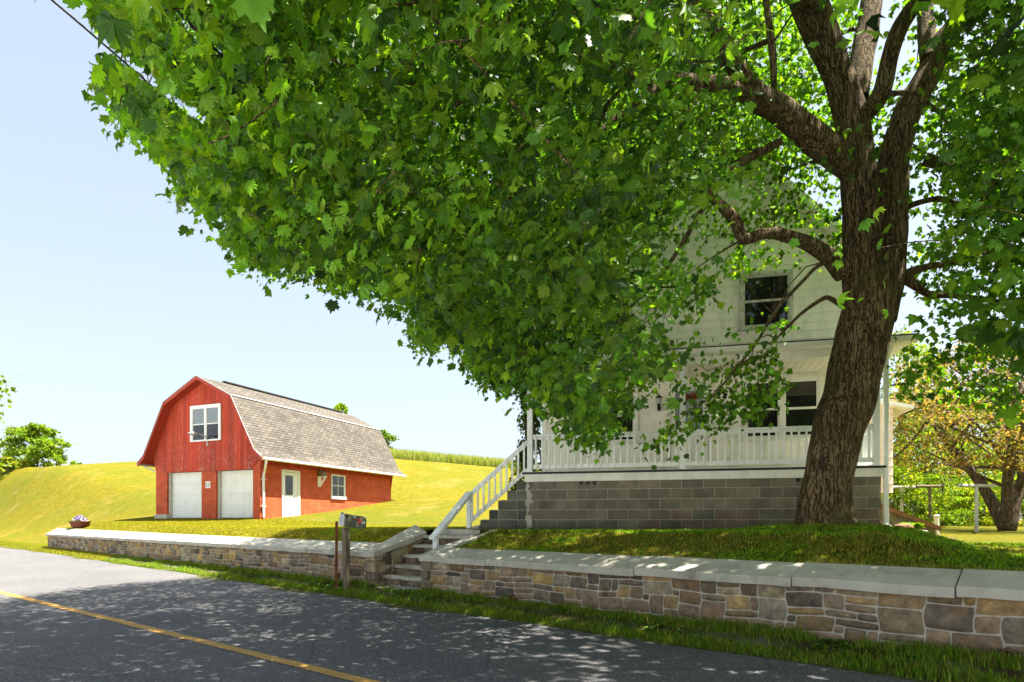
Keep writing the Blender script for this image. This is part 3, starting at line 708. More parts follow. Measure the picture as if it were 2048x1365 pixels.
for cx in (3.12, 3.30):                                   # dark oval ornaments hanging in the door light
    n = 18; M = Matrix.Translation((cx, yp-.03, 4.12))
    vs = [(.10*math.cos(2*PI*i/n), 0, .085*math.sin(2*PI*i/n)) for i in range(n)]+[(.10*math.cos(2*PI*i/n), .008, .085*math.sin(2*PI*i/n)) for i in range(n)]
    mb.add(vs, [tuple(range(n)), tuple(range(n, 2*n))[::-1]]+[(i, n+i, n+(i+1) % n, (i+1) % n) for i in range(n)], M)
mb.build('door_ornament', MAT['rust'], door)
mb = MB(); mb.box(x1-.07, x1-.03, yy-.05, yy, DK+.92, DK+1.05); mb.build('door_handle', MAT['dark'], door, bevel=.005)
# porch wall lantern
mb = MB(); la, lz = 2.575, 4.02; ly = yp-.12
mb.lathe([(.0, lz+.19), (.012, lz+.185), (.012, lz+.15), (.03, lz+.14), (.075, lz+.10), (.082, lz+.085), (.055, lz+.08)], la, ly, 10)
mb.lathe([(.055, lz-.045), (.042, lz-.06), (.02, lz-.075), (.04, lz-.10), (.045, lz-.14), (.02, lz-.17), (.006, lz-.20)], la, ly, 10)
for k in range(6): a = 2*PI*k/6; mb.bar((la+.042*math.cos(a), ly+.042*math.sin(a), lz-.05), (la+.06*math.cos(a), ly+.06*math.sin(a), lz+.085), .007, .007)
mb.box(la-.035, la+.035, yp-.02, yp, lz-.18, lz-.03); mb.bar((la, ly, lz-.12), (la, yp, lz-.12), .02, .02)
ln = mb.build('wall_lantern', MAT['dark'], house)
mb = MB(); mb.lathe([(.036, lz-.04), (.052, lz+.08)], la, ly, 12); mb.build('lantern_glass', MAT['lamp_glass'], ln)
# downspout on the right corner
mb = MB(); a = W+.075; mb.bar((a, -.30, GT-.12), (a-.0, -.02, 4.30), .075, .075); mb.bar((a, -.02, 4.33), (a, -.02, GZ+.06), .075, .06, up=(0, 1, 0)); mb.bar((a, -.02, GZ+.10), (a+.13, -.14, GZ+.0), .075, .06)
mb.build('downspout', MAT['rail'], house, bevel=.006)
# rear wing
a0, a1, b0, b1 = 6.45, 8.73, 6.6, 10.5
mb = MB(); mb.box(a0-.02, a1, b0, b1, 2.2, 4.55); mb.prism([(a0-.02, 4.55), (a1, 4.55), (a0-.02, 5.0)], 'y', b0, b1); mb.build('rear_wing_wall', MAT['pink_siding'], house)
lap_siding('rear_wing_siding', house, a0, a1, 2.2, 4.6, b0-.002, MAT['pink_siding'], .24)
mb = MB(); mb.prism([(a0-.05, 5.12), (a1+.42, 4.52), (a1+.42, 4.42), (a0-.05, 5.02)], 'y', b0-.3, b1+.2); mb.build('rear_wing_roof', MAT['white'], house)
mb = MB(); mb.box(a0, a1-.25, b0+.1, b1, .9, 2.2); mb.build('rear_wing_base', MAT['clay'], house)
# cellar bulkhead
mb = MB(); M = Matrix.Translation((0, 0, 0)); mb.prism([(7.0, 1.1), (8.9, 1.1), (8.9, 1.25), (7.0, 2.08)], 'y', 4.3, 5.5); cb = mb.build('cellar_hatch', MAT['wood'], house)
mb = MB(); mb.bar((6.98, 4.28, 2.12), (9.0, 4.28, 1.24), .06, .10); mb.bar((6.98, 4.9, 2.14), (9.0, 4.9, 1.27), 1.2, .05, up=(0, 0, 1)); mb.build('hatch_lid', MAT['clay'], cb)

# ------------------------------------------------------------------ barn
CR = (-11.2, 27.8); BR = math.atan2(-.381, .9246)
barn = empty('barn', (*CR, 0), BR, 'red gambrel-roofed barn garage with two white doors, on the lawn at left', 'barn')
BW = 6.55; BL = 10.4; FZ = 1.62
prof = [(.60, 4.25), (.18, 4.58), (-1.17, 7.05), (-3.27, 8.10), (-5.38, 7.05), (-6.73, 4.58), (-7.15, 4.25)]
roof_piece(barn, prof[::-1], -.5, 11.0, .07, MAT['shingle'], MAT['red_trim'])
mb = MB()
for (xa, za), (xb, zb_) in zip(prof[:-1], prof[1:]): mb.prism([(xa, za+.0), (xb, zb_+.0), (xb, zb_-.17), (xa, za-.17)], 'y', -.535, -.503)
mb.build('rake_trim', MAT['red_trim'], barn)
mb = MB()
for (xa, za), (xb, zb_) in zip(prof[:-1], prof[1:]): mb.prism([(xa, za+.02), (xb, zb_+.02), (xb, zb_-.012), (xa, za-.012)], 'y', -.56, -.537)
mb.build('drip_edge', MAT['galv'], barn)
mb = MB(); mb.bar((-3.27, 1.0, 8.15), (-3.27, 10.0, 8.15), .20, .05); mb.build('ridge_vent', MAT['roof_edge'], barn)
mb = MB(); mb.bar((-1.155, -.5, 7.075), (-1.155, 11.0, 7.075), .04, .03); mb.build('roof_flashing', MAT['white'], barn)
def ptop(x):
    xs = [p[0] for p in prof][::-1]; zs = [p[1] for p in prof][::-1]; return float(np.interp(x, xs, zs))-.08
mb = MB(); nb = 35; bw = BW/nb
for i in range(nb):
    xl, xr = -BW+i*bw+.004, -BW+(i+1)*bw-.004; k = random.uniform(.72, 1.15); mb.cur = (k, k*random.uniform(.85, 1.1), k)
    def bt(x): e = min(-x, x+BW); return 3.77+max(0, .5-e)*.95+random.uniform(-.01, .01)
    d = -.028-random.uniform(0, .006)
    xs = [xl, xr]; mid = None
    mb.prism([(xl, bt(xl)), (xr, bt(xr)), (xr, ptop(xr)), (xl, ptop(xl))], 'y', d, .0)
mb.build('gable_boards', MAT['barn_boards'], barn)
mb = MB(); mb.prism([(-BW+.01, 3.8)]+[(x, z-.09) for x, z in prof[1:-1][::-1]]+[(-.01, 3.8)], 'y', .003, .12); mb.build('gable_core', MAT['red_trim'], barn)
mb = MB(); mb.prism([(-BW+.01, 3.3)]+[(x, z-.09) for x, z in prof[1:-1][::-1]]+[(-.01, 3.3)], 'y', BL-.1, BL); mb.build('rear_gable', MAT['red_trim'], barn)
piers = [(-.42, -.0), (-3.55, -2.64), (-BW, -5.80)]
mb = MB()
for x0, x1 in piers: mb = MB(); mb.box(x0, x1-.002 if x1 == 0 else x1, .0, .32, .9, 3.8 if x0 == -3.55 else 4.3); mb.build('front_pier', MAT['redblock_x'], barn)
mb = MB(); mb.box(-.22, 0, .322, BL, .9, 4.45); mb.box(-BW, -BW+.2, .322, BL, .9, 4.45); mb.box(-BW+.2, -.22, BL-.2, BL, .9, 4.4); mb.build('side_wall', MAT['redblock_y'], barn)
# vertical board frieze below the eave
mb = MB(); y = .0; 
while y < BL: k = random.uniform(.7, 1.0); mb.cur = (k, k, k); mb.box(.002, .022, y+.003, y+.115, 3.98, 4.42); y += .12
mb.build('eave_boards', MAT['barn_boards'], barn)
def garage(x0, x1):
    mb = MB(); z = FZ-.02; hgt = (3.78-z)/4
    for k in range(4):
        mb.box(x0, x1, .235, .28, z+k*hgt+.011, z+(k+1)*hgt-.011)
        
        for q in range(4): xa = x0+.06+(x1-x0-.06)*q/4; xb_ = xa+(x1-x0)/4-.06; mb.box(xa, xb_, .222, .234, z+k*hgt+.09, z+k*hgt+.115); mb.box(xa, xb_, .222, .234, z+(k+1)*hgt-.115, z+(k+1)*hgt-.09)
    mb.box(x0, x1, .27, .31, z, 3.78)
    o = mb.build('garage_door', MAT['garage'], barn, bevel=.004)
    mb = MB(); mb.box(x0-.0, x0+.09, .10, .235, z-.05, 3.78); mb.box(x1-.05, x1, .14, .235, z-.05, 3.78); mb.build('door_jamb', MAT['old_trim'], o)
garage(-5.80, -3.55); garage(-2.64, -.42)
window(barn, -4.17, -2.26, 5.16, 6.84, -.034, MAT['white'], 2, pane='blind', cas=.13, sill=False)
# yard lamp on a gooseneck arm
mb = MB(); pts = spline([(-3.12, -.05, 5.02), (-3.12, -.12, 5.28), (-3.14, -.32, 5.42), (-3.17, -.58, 5.43)], 6); mb.tube(pts, .028, 8)
mb.box(-3.17, -3.07, -.06, -.03, 4.93, 5.12)
al = mb.build('yard_lamp', MAT['galv'], barn, smooth=True)
mb = MB(); M = Matrix.Translation((-3.2, -.76, 5.43)) @ Matrix.Rotation(math.radians(80), 4, 'Z') @ Matrix.Scale(1.7, 4, (1, 0, 0)); mb.lathe([(.03, .09), (.08, .06), (.14, .0), (.13, -.04), (.09, -.08), (.02, -.10)], n=16, M=M); mb.build('lamp_head', MAT['galv'], al, smooth=True)
# number plaque
mb = MB(); mb.box(-3.28, -2.99, -.02, -.0, 2.98, 3.29); pl = mb.build('number_plaque', MAT['white'], barn, bevel=.004)
def text(body, size, M, mat, parent, name='lettering', ext=.003):
    cu = bpy.data.curves.new(name, 'FONT'); cu.body = body; cu.size = size; cu.extrude = ext; cu.align_x = 'CENTER'
    o = bpy.data.objects.new(name+'_tmp', cu); COL.objects.link(o); dg = bpy.context.evaluated_depsgraph_get()
    me = bpy.data.meshes.new_from_object(o.evaluated_get(dg)); bpy.data.objects.remove(o); me.transform(M); me.name = name; me.materials.clear()
    return link(name, me, mat, parent)
text('27', .24, Matrix.Translation((-3.135, -.024, 3.045)) @ Matrix.Rotation(PI/2, 4, 'X'), MAT['black_number'], pl, 'number')
# side door, window, lamp bracket : built on the +x wall
def bxs(mb, y0, y1, d0, d1, z0, z1): mb.box(d0, d1, y0, y1, z0, z1)
mb = MB(); bxs(mb, 1.31, 1.40, 0, .05, 1.5, 3.86); bxs(mb, 2.38, 2.51, 0, .05, 1.5, 3.86); bxs(mb, 1.40, 2.38, 0, .05, 3.77, 3.86); mb.build('door_frame', MAT['white'], barn, bevel=.004)
mb = MB(); bxs(mb, 1.42, 2.14, .0, .03, 1.5, 2.68); bxs(mb, 1.42, 1.52, .0, .03, 2.68, 3.75); bxs(mb, 2.04, 2.14, 0, .03, 2.68, 3.75); bxs(mb, 1.52, 2.04, 0, .03, 3.60, 3.75); bxs(mb, 2.15, 2.37, 0, .02, 1.5, 3.76)
sd = mb.build('side_door', MAT['white'], barn, bevel=.004)
mb = MB(); bxs(mb, 1.52, 2.04, .004, .014, 2.68, 3.60); mb.build('pane', MAT['glass'], sd)
mb = MB(); bxs(mb, 2.07, 2.11, .03, .07, 2.52, 2.60); mb.build('door_handle', MAT['dark'], sd)
mb = MB(); y0, y1, z0, z1 = 4.85, 6.0, 2.63, 3.89
bxs(mb, y0, y0+.07, 0, .04, z0, z1); bxs(mb, y1-.13, y1, 0, .04, z0, z1); bxs(mb, y0+.07, y1-.13, 0, .04, z1-.08, z1); bxs(mb, y0-.03, y1+.03, 0, .09, z0-.02, z0+.14); bw_ = mb.build('window', MAT['white'], barn, bevel=.004)
mb = MB(); ym = (y0+y1-.06)/2; zm = (z0+z1)/2+.05; bxs(mb, ym-.015, ym+.015, 0, .03, z0+.14, z1-.08); bxs(mb, y0+.07, y1-.13, 0, .028, zm-.018, zm+.018); mb.build('muntin', MAT['white'], bw_)
mb = MB(); bxs(mb, y0+.07, y1-.13, .002, .012, z0+.14, z1-.08); mb.build('pane', MAT['glass'], bw_)
# bird-house like alarm/lamp on a bracket
mb = MB(); mb.box(.0, .05, 3.82, 4.04, 3.18, 3.70); mb.box(.0, .42, 3.84, 4.02, 3.66, 3.70); mb.bar((.04, 3.93, 3.22), (.40, 3.93, 3.66), .10, .03, up=(0, 1, 0)); br_ = mb.build('shelf_bracket', MAT['white'], barn, bevel=.003)
mb = MB(); mb.prism([(.06, 3.70), (.36, 3.70), (.36, 3.92), (.21, 4.03), (.06, 3.92)], 'y', 3.80, 4.06); bh = empty('birdhouse', (0, 0, 0)); 
bpy.data.objects.remove(bh)
bhm = mb.build('birdhouse', MAT['wood']); bhm.location = (*CR, 0); bhm.rotation_euler = (0, 0, BR); tag(bhm, 'small brown birdhouse standing on the white bracket of the barn wall', 'birdhouse')
# gutter and downspouts
mb = MB(); mb.prism([(.56, 4.24), (.70, 4.24), (.70, 4.16), (.66, 4.12), (.56, 4.12)], 'y', -.5, 11.0); mb.build('gutter', MAT['white'], barn)
mb = MB(); pts = [(.63, -.30, 4.14), (.60, -.28, 3.98), (.16, .10, 3.66), (.06, .14, 3.5), (.06, .14, 1.62)]
for p_, q_ in zip(pts[:-1], pts[1:]): mb.bar(p_, q_, .085, .075)
for z in (3.3, 2.1): mb.box(.0, .12, .02, .26, z, z+.025)
mb.build('downspout', MAT['white'], barn, bevel=.004)
mb = MB(); mb.prism([(-7.10, 4.24), (-7.24, 4.24), (-7.24, 4.14), (-7.10, 4.12)][::-1], 'y', -.5, 11.0); mb.bar((-7.12, -.2, 4.12), (-6.62, .1, 3.85), .06, .06); mb.bar((-6.62, .1, 3.85), (-6.62, .1, 3.45), .06, .06); mb.build('gutter', MAT['galv'], barn)
# low concrete footing under the left pier
mb = MB(); mb.box(-BW-.06, -5.78, -.05, .3, .9, 1.78); mb.build('footing', MAT['concrete'], barn)

# ------------------------------------------------------------------ roadside things
# mailbox
X, Y, z = at(694, 1060, 12.2)
mbx = empty('mailbox', (X, Y, gz(X, Y)), math.atan2(NY, NX), 'old green-grey mailbox with a red flag on a wooden post beside the road', 'mailbox')
gz0 = gz(X, Y); top = 1.30-gz0
mb = MB(); Mt = Matrix.Rotation(math.radians(-1.5), 4, 'Y'); 
for i in range(1): mb.box(-.056, .056, -.056, .056, -.2, top, Mt)
mb.build('post', MAT['wood'], mbx, bevel=.008)
M = Matrix.Translation((.085, 0, top+.005)) @ Matrix.Rotation(math.radians(7), 4, 'Y')
Lb, wb, hb = .49, .088, .155
arch = [(-wb, 0), (wb, 0), (wb, hb)]+[(wb*math.cos(t), hb+wb*math.sin(t)) for t in np.linspace(0, PI, 11)[1:-1]]+[(-wb, hb)]
mb = MB(); mb.prism(arch, 'x', -.20, -.20+Lb, M); body = mb.build('mailbox_body', MAT['mailbox'], mbx, bevel=.006)
arch2 = [(y*1.04, z_*1.02-.002) for y, z_ in arch]
mb = MB(); mb.prism(arch2, 'x', -.222, -.195, M); mb.box(-.228, -.222, -wb, wb, .078, .088, M); mb.box(-.25, -.20, -.014, .014, hb+wb-.015, hb+wb+.02, M); mb.build('mailbox_door', MAT['galv'], mbx, bevel=.005)
mb = MB(); mb.box(-.05, .16, -wb-.010, -wb-.004, .152, .165, M); mb.box(.10, .15, -wb-.012, -wb-.004, .085, .165, M); mb.build('flag', MAT['flag_red'], mbx)
MT = M @ Matrix.Translation((.215, -wb-.003, .085)) @ Matrix.Rotation(PI/2, 4, 'X')
text('48', .085, MT, MAT['white'], mbx, 'number', .001)
MT = M @ Matrix.Translation((-.02, -wb-.003, .16)) @ Matrix.Rotation(PI/2, 4, 'X')
text('1', .05, MT, MAT['white'], mbx, 'number', .001)
# rusty stake
X, Y, z = at(673, 1100, 12.42); mb = MB(); mb.box(-.03, .03, -.006, .0, -.3, 1.30); mb.box(-.006, .0, -.006, .045, -.3, 1.30)
for k in range(18): mb.box(-.032, -.028, -.009, .002, .1+k*.065, .12+k*.065)
o = mb.build('iron_stake', MAT['rust']); o.location = (X, Y, .12); o.rotation_euler = (math.radians(.6), math.radians(.6), -.3); tag(o, 'rusty iron stake standing beside the mailbox post', 'stake')
# planter
X, Y = w2(34.6, 7.75); zpl = 1.12
pt = empty('planter', (X, Y, zpl), WALL_R+.12, 'rusty metal tub planter with purple and white pansies at the far end of the wall', 'planter')
mb = MB(); n = 28; vs = []; fs = []
prf = [(.50, 0), (.62, .12), (.74, .30), (.79, .31), (.79, .335), (.72, .335), (.70, .26)]
for r, z_ in prf:
    for i in range(n):
        a = 2*PI*i/n; k = (abs(math.cos(a))**.7, abs(math.sin(a))**.7); vs.append((r*math.copysign(k[0], math.cos(a)), .42*r*math.copysign(k[1], math.sin(a)), z_))
for j in range(len(prf)-1):
    for i in range(n): fs.append((j*n+i, j*n+(i+1) % n, (j+1)*n+(i+1) % n, (j+1)*n+i))
fs.append(tuple(range(n))[::-1]); fs.append(tuple(range((len(prf)-1)*n, len(prf)*n))); mb.add(vs, fs); mb.build('tub', MAT['rust'], pt, smooth=False)
def leafquads(P, size, cols, jitter=.35, r=None, aspect=.6):
    r = r or rng; N_ = len(P); size = np.broadcast_to(size, (N_,))
    d = r.normal(size=(N_, 3)); d /= np.linalg.norm(d, axis=1)[:, None]; e = r.normal(size=(N_, 3)); e -= d*(d*e).sum(1)[:, None]; e /= np.linalg.norm(e, axis=1)[:, None]
    a = d*size[:, None]; b = e*size[:, None]*aspect*.5
    nrm = np.cross(d, e)*size[:, None]*.15
    V = np.stack([P, P+a*.45+b+nrm, P+a, P+a*.45-b+nrm], 1).reshape(-1, 3); F = np.arange(4*N_).reshape(-1, 4)
    C = np.repeat(cols, 4, 0); return V, F, C
def pick(cols, N_, r, jit=.18):
    cols = np.array(cols); c = cols[r.integers(0, len(cols), N_)]; return c*(1+jit*r.normal(size=(N_, 1)))
Nf = 700; a = rng.uniform(0, 2*PI, Nf); rr = np.sqrt(rng.uniform(0, 1, Nf)); P = np.stack([.6*rr*np.cos(a), .24*rr*np.sin(a), .30+.20*(1-rr**2)*rng.uniform(.5, 1, Nf)], 1)
V, F, C = leafquads(P, .07, pick([(.06, .10, .02), (.10, .14, .03)], Nf, rng)); npmesh('pansy_leaves', V, F, MAT['leaf2'], pt, col=C)
Nf = 220; a = rng.uniform(0, 2*PI, Nf); rr = np.sqrt(rng.uniform(0, 1, Nf)); P = np.stack([.58*rr*np.cos(a), .24*rr*np.sin(a), .34+.22*(1-rr**2)], 1)
V, F, C = leafquads(P, .075, pick([(.65, .6, .68), (.70, .68, .66), (.10, .05, .22), (.30, .22, .45)], Nf, rng), aspect=1.0); npmesh('pansy_flowers', V, F, MAT['petal'], pt, col=C)

# overhead wires to the house
def wire(pts, r, lab, pairs=1):
    P = spline(pts, 16); mb = MB(); mb.tube(P, r, 6)
    if pairs > 1:
        t = np.linspace(0, 1, len(P)); Q = P.copy(); Q[:, 0] += .018*np.cos(t*120); Q[:, 2] += .018*np.sin(t*120); mb.tube(Q, r*.8, 5)
    tag(mb.build('overhead_wire', MAT['wire']), lab, 'wire', 'overhead wires to the house')
end = np.array([*hw(-.05, 2.2), 6.6]); wa, wb = at(102, -1, 7.0), at(655, 436, 10.5)
wire([wa-(wb-wa)*1.2+np.array([0, 0, .5]), wa, wb, end], .013, 'thin black overhead wire crossing the sky at far left')
wa, wb = at(333, -1, 5.6), at(468, 135, 6.4)
wire([wa-(wb-wa)*2.5, wa, wb, at(790, 440, 9.6), end+np.array([.05, 0, .12])], .012, 'thicker twisted black wire entering the leaves from the top edge', 2)

# ------------------------------------------------------------------ foliage machinery
LEAF_T = np.array([(0, 0, 0), (.33, -.10, -.08), (.38, .16, .0), (.62, .38, -.16), (.34, .56, .0), (0, 1.05, -.24), (-.34, .56, .0), (-.62, .38, -.16), (-.38, .16, .0), (-.33, -.10, -.08), (0, .30, .06)])
LEAF_F = np.array([(10, i, (i+1) % 10) for i in range(10)])
hf_ = [(.14, -.10, -.02), (.33, -.12, -.08), (.31, .04, -.02), (.47, .08, -.09), (.40, .21, .0), (.66, .32, -.17), (.53, .45, -.08), (.58, .62, -.16), (.33, .55, .0), (.28, .80, -.08), (.13, .78, -.06)]
LEAF_T2 = np.array([(0, 0, 0)]+hf_+[(0, 1.08, -.26)]+[(-x, y, z) for x, y, z in hf_[::-1]]+[(0, .30, .06)])
LEAF_F2 = np.array([(24, i, (i+1) % 24) for i in range(24)])
def mapleleaves(P, size, tip, nrm, cols, T0=LEAF_T, F0=LEAF_F):
    N_ = len(P); tip = tip/np.linalg.norm(tip, axis=1)[:, None]; nrm = nrm-tip*(tip*nrm).sum(1)[:, None]; nrm /= np.linalg.norm(nrm, axis=1)[:, None]+1e-9
    side = np.cross(tip, nrm)
    K_ = len(T0); T_ = T0[None]*size[:, None, None]
    curl = 1+1.1*rng.normal(size=(N_, 1, 1))
    V = P[:, None]+T_[..., 0:1]*side[:, None]+T_[..., 1:2]*tip[:, None]+T_[..., 2:3]*curl*nrm[:, None]
    F = (F0[None]+(np.arange(N_)*K_)[:, None, None]).reshape(-1, 3)
    return V.reshape(-1, 3), F, np.repeat(cols, K_, 0)
def inpoly(x, y, poly):
    c = np.zeros(x.shape, bool); n = len(poly); j = n-1
    for i in range(n):
        xi, yi = poly[i]; xj, yj = poly[j]
        c ^= ((yi > y) != (yj > y)) & (x < (xj-xi)*(y-yi)/(yj-yi+1e-12)+xi); j = i
    return c

# ------------------------------------------------------------------ the big maple
maple = empty('maple_tree', (TREE[0], TREE[1], gz(*TREE)), 0, 'huge old maple leaning over the porch with furrowed trunk and spreading crown', 'tree')
ML = np.array([TREE[0], TREE[1], gz(*TREE)])
ZT = 9.3
# (px, py, Z, width px) -> centre and radius
def limb(rows, m=6):
    out = []
    for px, py, Z, wpx in rows: p = at(px, py, Z); out.append((*(p-ML), wpx*.94/2/1250*Z))
    return spline(out, m)
def bark_tube(L, n=36, ridge=.05, flare=False, rows=3):
    # resample densely
    d = np.r_[0, np.cumsum(np.linalg.norm(np.diff(L[:, :3], axis=0), axis=1))]; m = max(8, int(d[-1]/.05)); t = np.linspace(0, d[-1], m)
    Q = np.stack([np.interp(t, d, L[:, k]) for k in range(4)], 1)
    V, F = tube_np(Q[:, :3], Q[:, 3], n); V = V.reshape(m, n, 3); th = np.linspace(0, 2*PI, n, endpoint=False)[None]; c = Q[:, None, :3]; h = t[:, None]
    rad = 1+ridge*np.sin(th*3+h*.7+1)+ridge*.6*np.sin(th*7+np.sin(h*1.5)*1.2)+ridge*.5*np.sin(th*13+h*2.0)*np.sin(h*5+th)+ridge*.35*np.sin(h*9+th*2)
    if flare:
        fl = np.exp(-h/.28); rad = rad+fl*(.16+.22*np.maximum(0, np.sin(th*5+.6))**1.5)
    V = c+(V-c)*rad[..., None]
    return V.reshape(-1, 3), F
def join(parts):
    Vs, Fs, b = [], [], 0
    for V, F in parts: Vs.append(V); Fs.append(F+b); b += len(V)
    return np.concatenate(Vs), np.concatenate(Fs)
trunk = limb([(1655, 1085, ZT, 160), (1650, 1060, ZT, 140), (1648, 1030, ZT, 118), (1650, 990, ZT, 108), (1660, 930, ZT, 104), (1678, 850, ZT, 112), (1697, 800, ZT, 112), (1710, 740, ZT, 110), (1724, 680, ZT, 112), (1734, 640, ZT, 108), (1742, 590, ZT, 104), (1745, 520, ZT, 100)])
left_stem = limb([(1722, 640, ZT, 74), (1722, 560, ZT, 86), (1722, 470, ZT, 84), (1718, 380, ZT, 80), (1712, 300, ZT, 76), (1700, 230, ZT, 74), (1676, 150, ZT, 66), (1640, 60, ZT, 76), (1608, -30, ZT, 78), (1575, -180, ZT+.3, 62), (1540, -420, ZT+.5, 30)])
right_stem = limb([(1765, 640, ZT+.15, 60), (1778, 560, ZT+.2, 66), (1782, 470, ZT+.3, 70), (1785, 380, ZT+.35, 68), (1790, 310, ZT+.4, 66), (1818, 220, ZT+.4, 62), (1858, 150, ZT+.4, 58), (1880, 90, ZT+.4, 50), (1918, 40, ZT+.3, 46), (1962, -60, ZT+.2, 42), (2040, -260, ZT, 22)])
left_stem[:, 3] *= .86; right_stem[:, 3] *= .86; trunk[:, 3] *= .92
VT, FT = join([bark_tube(trunk, 56, .045, True), bark_tube(left_stem, 40, .04), bark_tube(right_stem, 36, .05)])
npmesh('trunk', VT, FT, MAT['bark'], maple, smooth=True)
big = [
 [(1700, 330, 9.3, 62), (1655, 300, 9.1, 60), (1600, 255, 8.9, 58), (1550, 215, 8.7, 54), (1505, 190, 8.4, 50), (1468, 130, 8.1, 36), (1440, 75, 7.9, 32), (1400, 20, 7.6, 24), (1360, -60, 7.3, 18)],
 [(1505, 195, 8.4, 36), (1440, 170, 8.0, 32), (1330, 160, 7.5, 30), (1200, 135, 7.0, 30), (1110, 105, 6.7, 32), (1050, 75, 6.5, 22), (980, 150, 6.3, 17), (905, 215, 6.1, 12)],
 [(1050, 75, 6.5, 20), (1000, 120, 6.5, 16), (930, 180, 6.4, 14), (860, 178, 6.3, 12), (770, 160, 6.2, 9), (640, 110, 6.0, 6), (520, 80, 5.9, 4)],
 [(1688, 545, 9.25, 44), (1659, 516, 9.1, 36), (1620, 490, 9.0, 30), (1586, 477, 8.9, 27), (1538, 466, 8.8, 24), (1487, 478, 8.6, 22), (1469, 440, 8.5, 24), (1421, 392, 8.3, 20), (1392, 352, 8.1, 24), (1365, 335, 8.0, 13), (1290, 300, 7.8, 9)],
 [(1560, 285, 8.9, 16), (1500, 315, 8.6, 17), (1440, 345, 8.3, 18), (1395, 355, 8.1, 16), (1340, 420, 8.0, 10), (1250, 440, 7.9, 8), (1150, 470, 7.7, 7), (1050, 540, 7.5, 5)],
 [(1722, 235, 9.2, 38), (1760, 190, 9.0, 36), (1780, 110, 8.9, 34), (1800, 55, 8.8, 34), (1845, -20, 8.6, 30), (1900, -160, 8.3, 18)],
 [(1712, 200, 9.4, 46), (1722, 120, 9.6, 48), (1738, 40, 9.8, 44), (1748, -60, 10.0, 36), (1760, -250, 10.2, 20)],
 [(1548, 175, 8.9, 13), (1545, 110, 8.9, 15), (1538, 50, 8.9, 15), (1528, -20, 8.9, 13), (1500, -150, 8.8, 8)],
 [(1808, 553, 9.5, 26), (1835, 575, 9.4, 17), (1861, 589, 9.3, 13), (1919, 593, 9.1, 11), (2000, 605, 8.8, 11), (2120, 640, 8.3, 8), (2300, 650, 7.8, 5)],
 [(1806, 552, 9.5, 24), (1850, 535, 9.6, 14), (1930, 520, 9.7, 14), (2000, 490, 9.8, 14), (2060, 455, 9.9, 13), (2200, 380, 10.2, 8)],
 [(1810, 415, 9.6, 14), (1850, 402, 9.5, 11), (1886, 399, 9.4, 12), (1935, 418, 9.3, 12), (2010, 438, 9.1, 10), (2060, 458, 9.0, 9), (2200, 500, 8.6, 5)],
 [(1850, 318, 9.5, 26), (1885, 330, 9.4, 24), (1934, 362, 9.2, 20), (1990, 366, 9.0, 15), (2060, 364, 8.8, 14), (2250, 340, 8.3, 8)],
 [(1860, 120, 9.7, 36), (1853, 75, 9.9, 34), (1850, 20, 10.1, 30), (1840, -80, 10.4, 20)],
 [(1690, 612, 9.15, 18), (1665, 600, 9.0, 11), (1648, 597, 8.95, 9), (1604, 626, 8.8, 7), (1575, 655, 8.7, 5), (1540, 690, 8.6, 3)],
 [(1690, 520, 9.1, 9), (1640, 530, 8.9, 8), (1604, 564, 8.8, 7), (1553, 619, 8.7, 7), (1513, 685, 8.6, 6), (1470, 740, 8.5, 5), (1420, 800, 8.4, 3)],
 [(1910, 60, 9.6, 30), (1950, 10, 9.2, 22), (2010, -40, 8.7, 18), (2150, -80, 8.0, 12)],
 [(1330, 160, 7.5, 22), (1240, 230, 7.0, 14), (1120, 330, 6.6, 10), (980, 420, 6.4, 7), (840, 500, 6.3, 5)],
 [(1421, 392, 8.3, 12), (1330, 540, 8.3, 8), (1240, 640, 8.4, 6), (1190, 740, 8.5, 4)],
 [(1360, -60, 7.3, 18), (1200, -200, 6.2, 16), (900, -300, 5.2, 12), (600, -250, 5.0, 8), (350, -60, 6.0, 5)],
 [(1110, 105, 6.7, 22), (980, 20, 5.8, 16), (820, -60, 5.0, 12), (700, -80, 4.4, 8)],
 [(1640, 40, 9.3, 26), (1500, -160, 8.0, 22), (1300, -500, 6.5, 16), (1000, -1000, 5.0, 10)],
]
parts = []; skel = []
for rows in big:
    L = limb(rows); parts.append(bark_tube(L, 18 if rows[0][3] > 20 else 10, .05)); skel += [(*r[:3], r[3]) for r in L]
for L in (left_stem, right_stem): skel += [(*r[:3], r[3]) for r in L[len(L)//2:]]
Vb, Fb = join(parts); npmesh('limbs', Vb, Fb, MAT['bark'], maple, smooth=True)
# crown clusters
A = [(150, -20), (185, 20), (205, 60), (236, 82), (208, 140), (203, 200), (240, 245), (290, 262), (330, 285), (345, 330), (368, 348), (352, 404), (400, 415), (440, 420), (462, 450), (448, 480), (490, 505), (530, 546), (600, 528), (640, 545), (660, 592), (740, 578), (800, 600), (850, 640), (820, 692), (870, 694), (930, 668), (928, 720), (960, 756), (1010, 778), (1040, 758), (1062, 790), (1100, 800), (1110, 830), (1140, 872), (1175, 895), (1210, 892), (1240, 850), (1262, 800), (1235, 765), (1290, 762), (1330, 745), (1400, 700), (1440, 690), (1545, 690), (1600, 640), (1460, 600), (1500, 540), (1700, 540), (1800, 540), (1800, 700), (1790, 780), (1850, 800), (1940, 800), (2060, 900), (2200, 1000), (2400, 600), (2400, -40)]
B = [(1400, 745), (1300, 890), (1320, 920), (1360, 880), (1400, 880), (1390, 925), (1440, 935), (1455, 900), (1490, 840), (1540, 830), (1560, 780), (1550, 700), (1480, 720)]
def ell(x, y, cx, cy, rx, ry): return ((x-cx)/rx)**2+((y-cy)/ry)**2 < 1
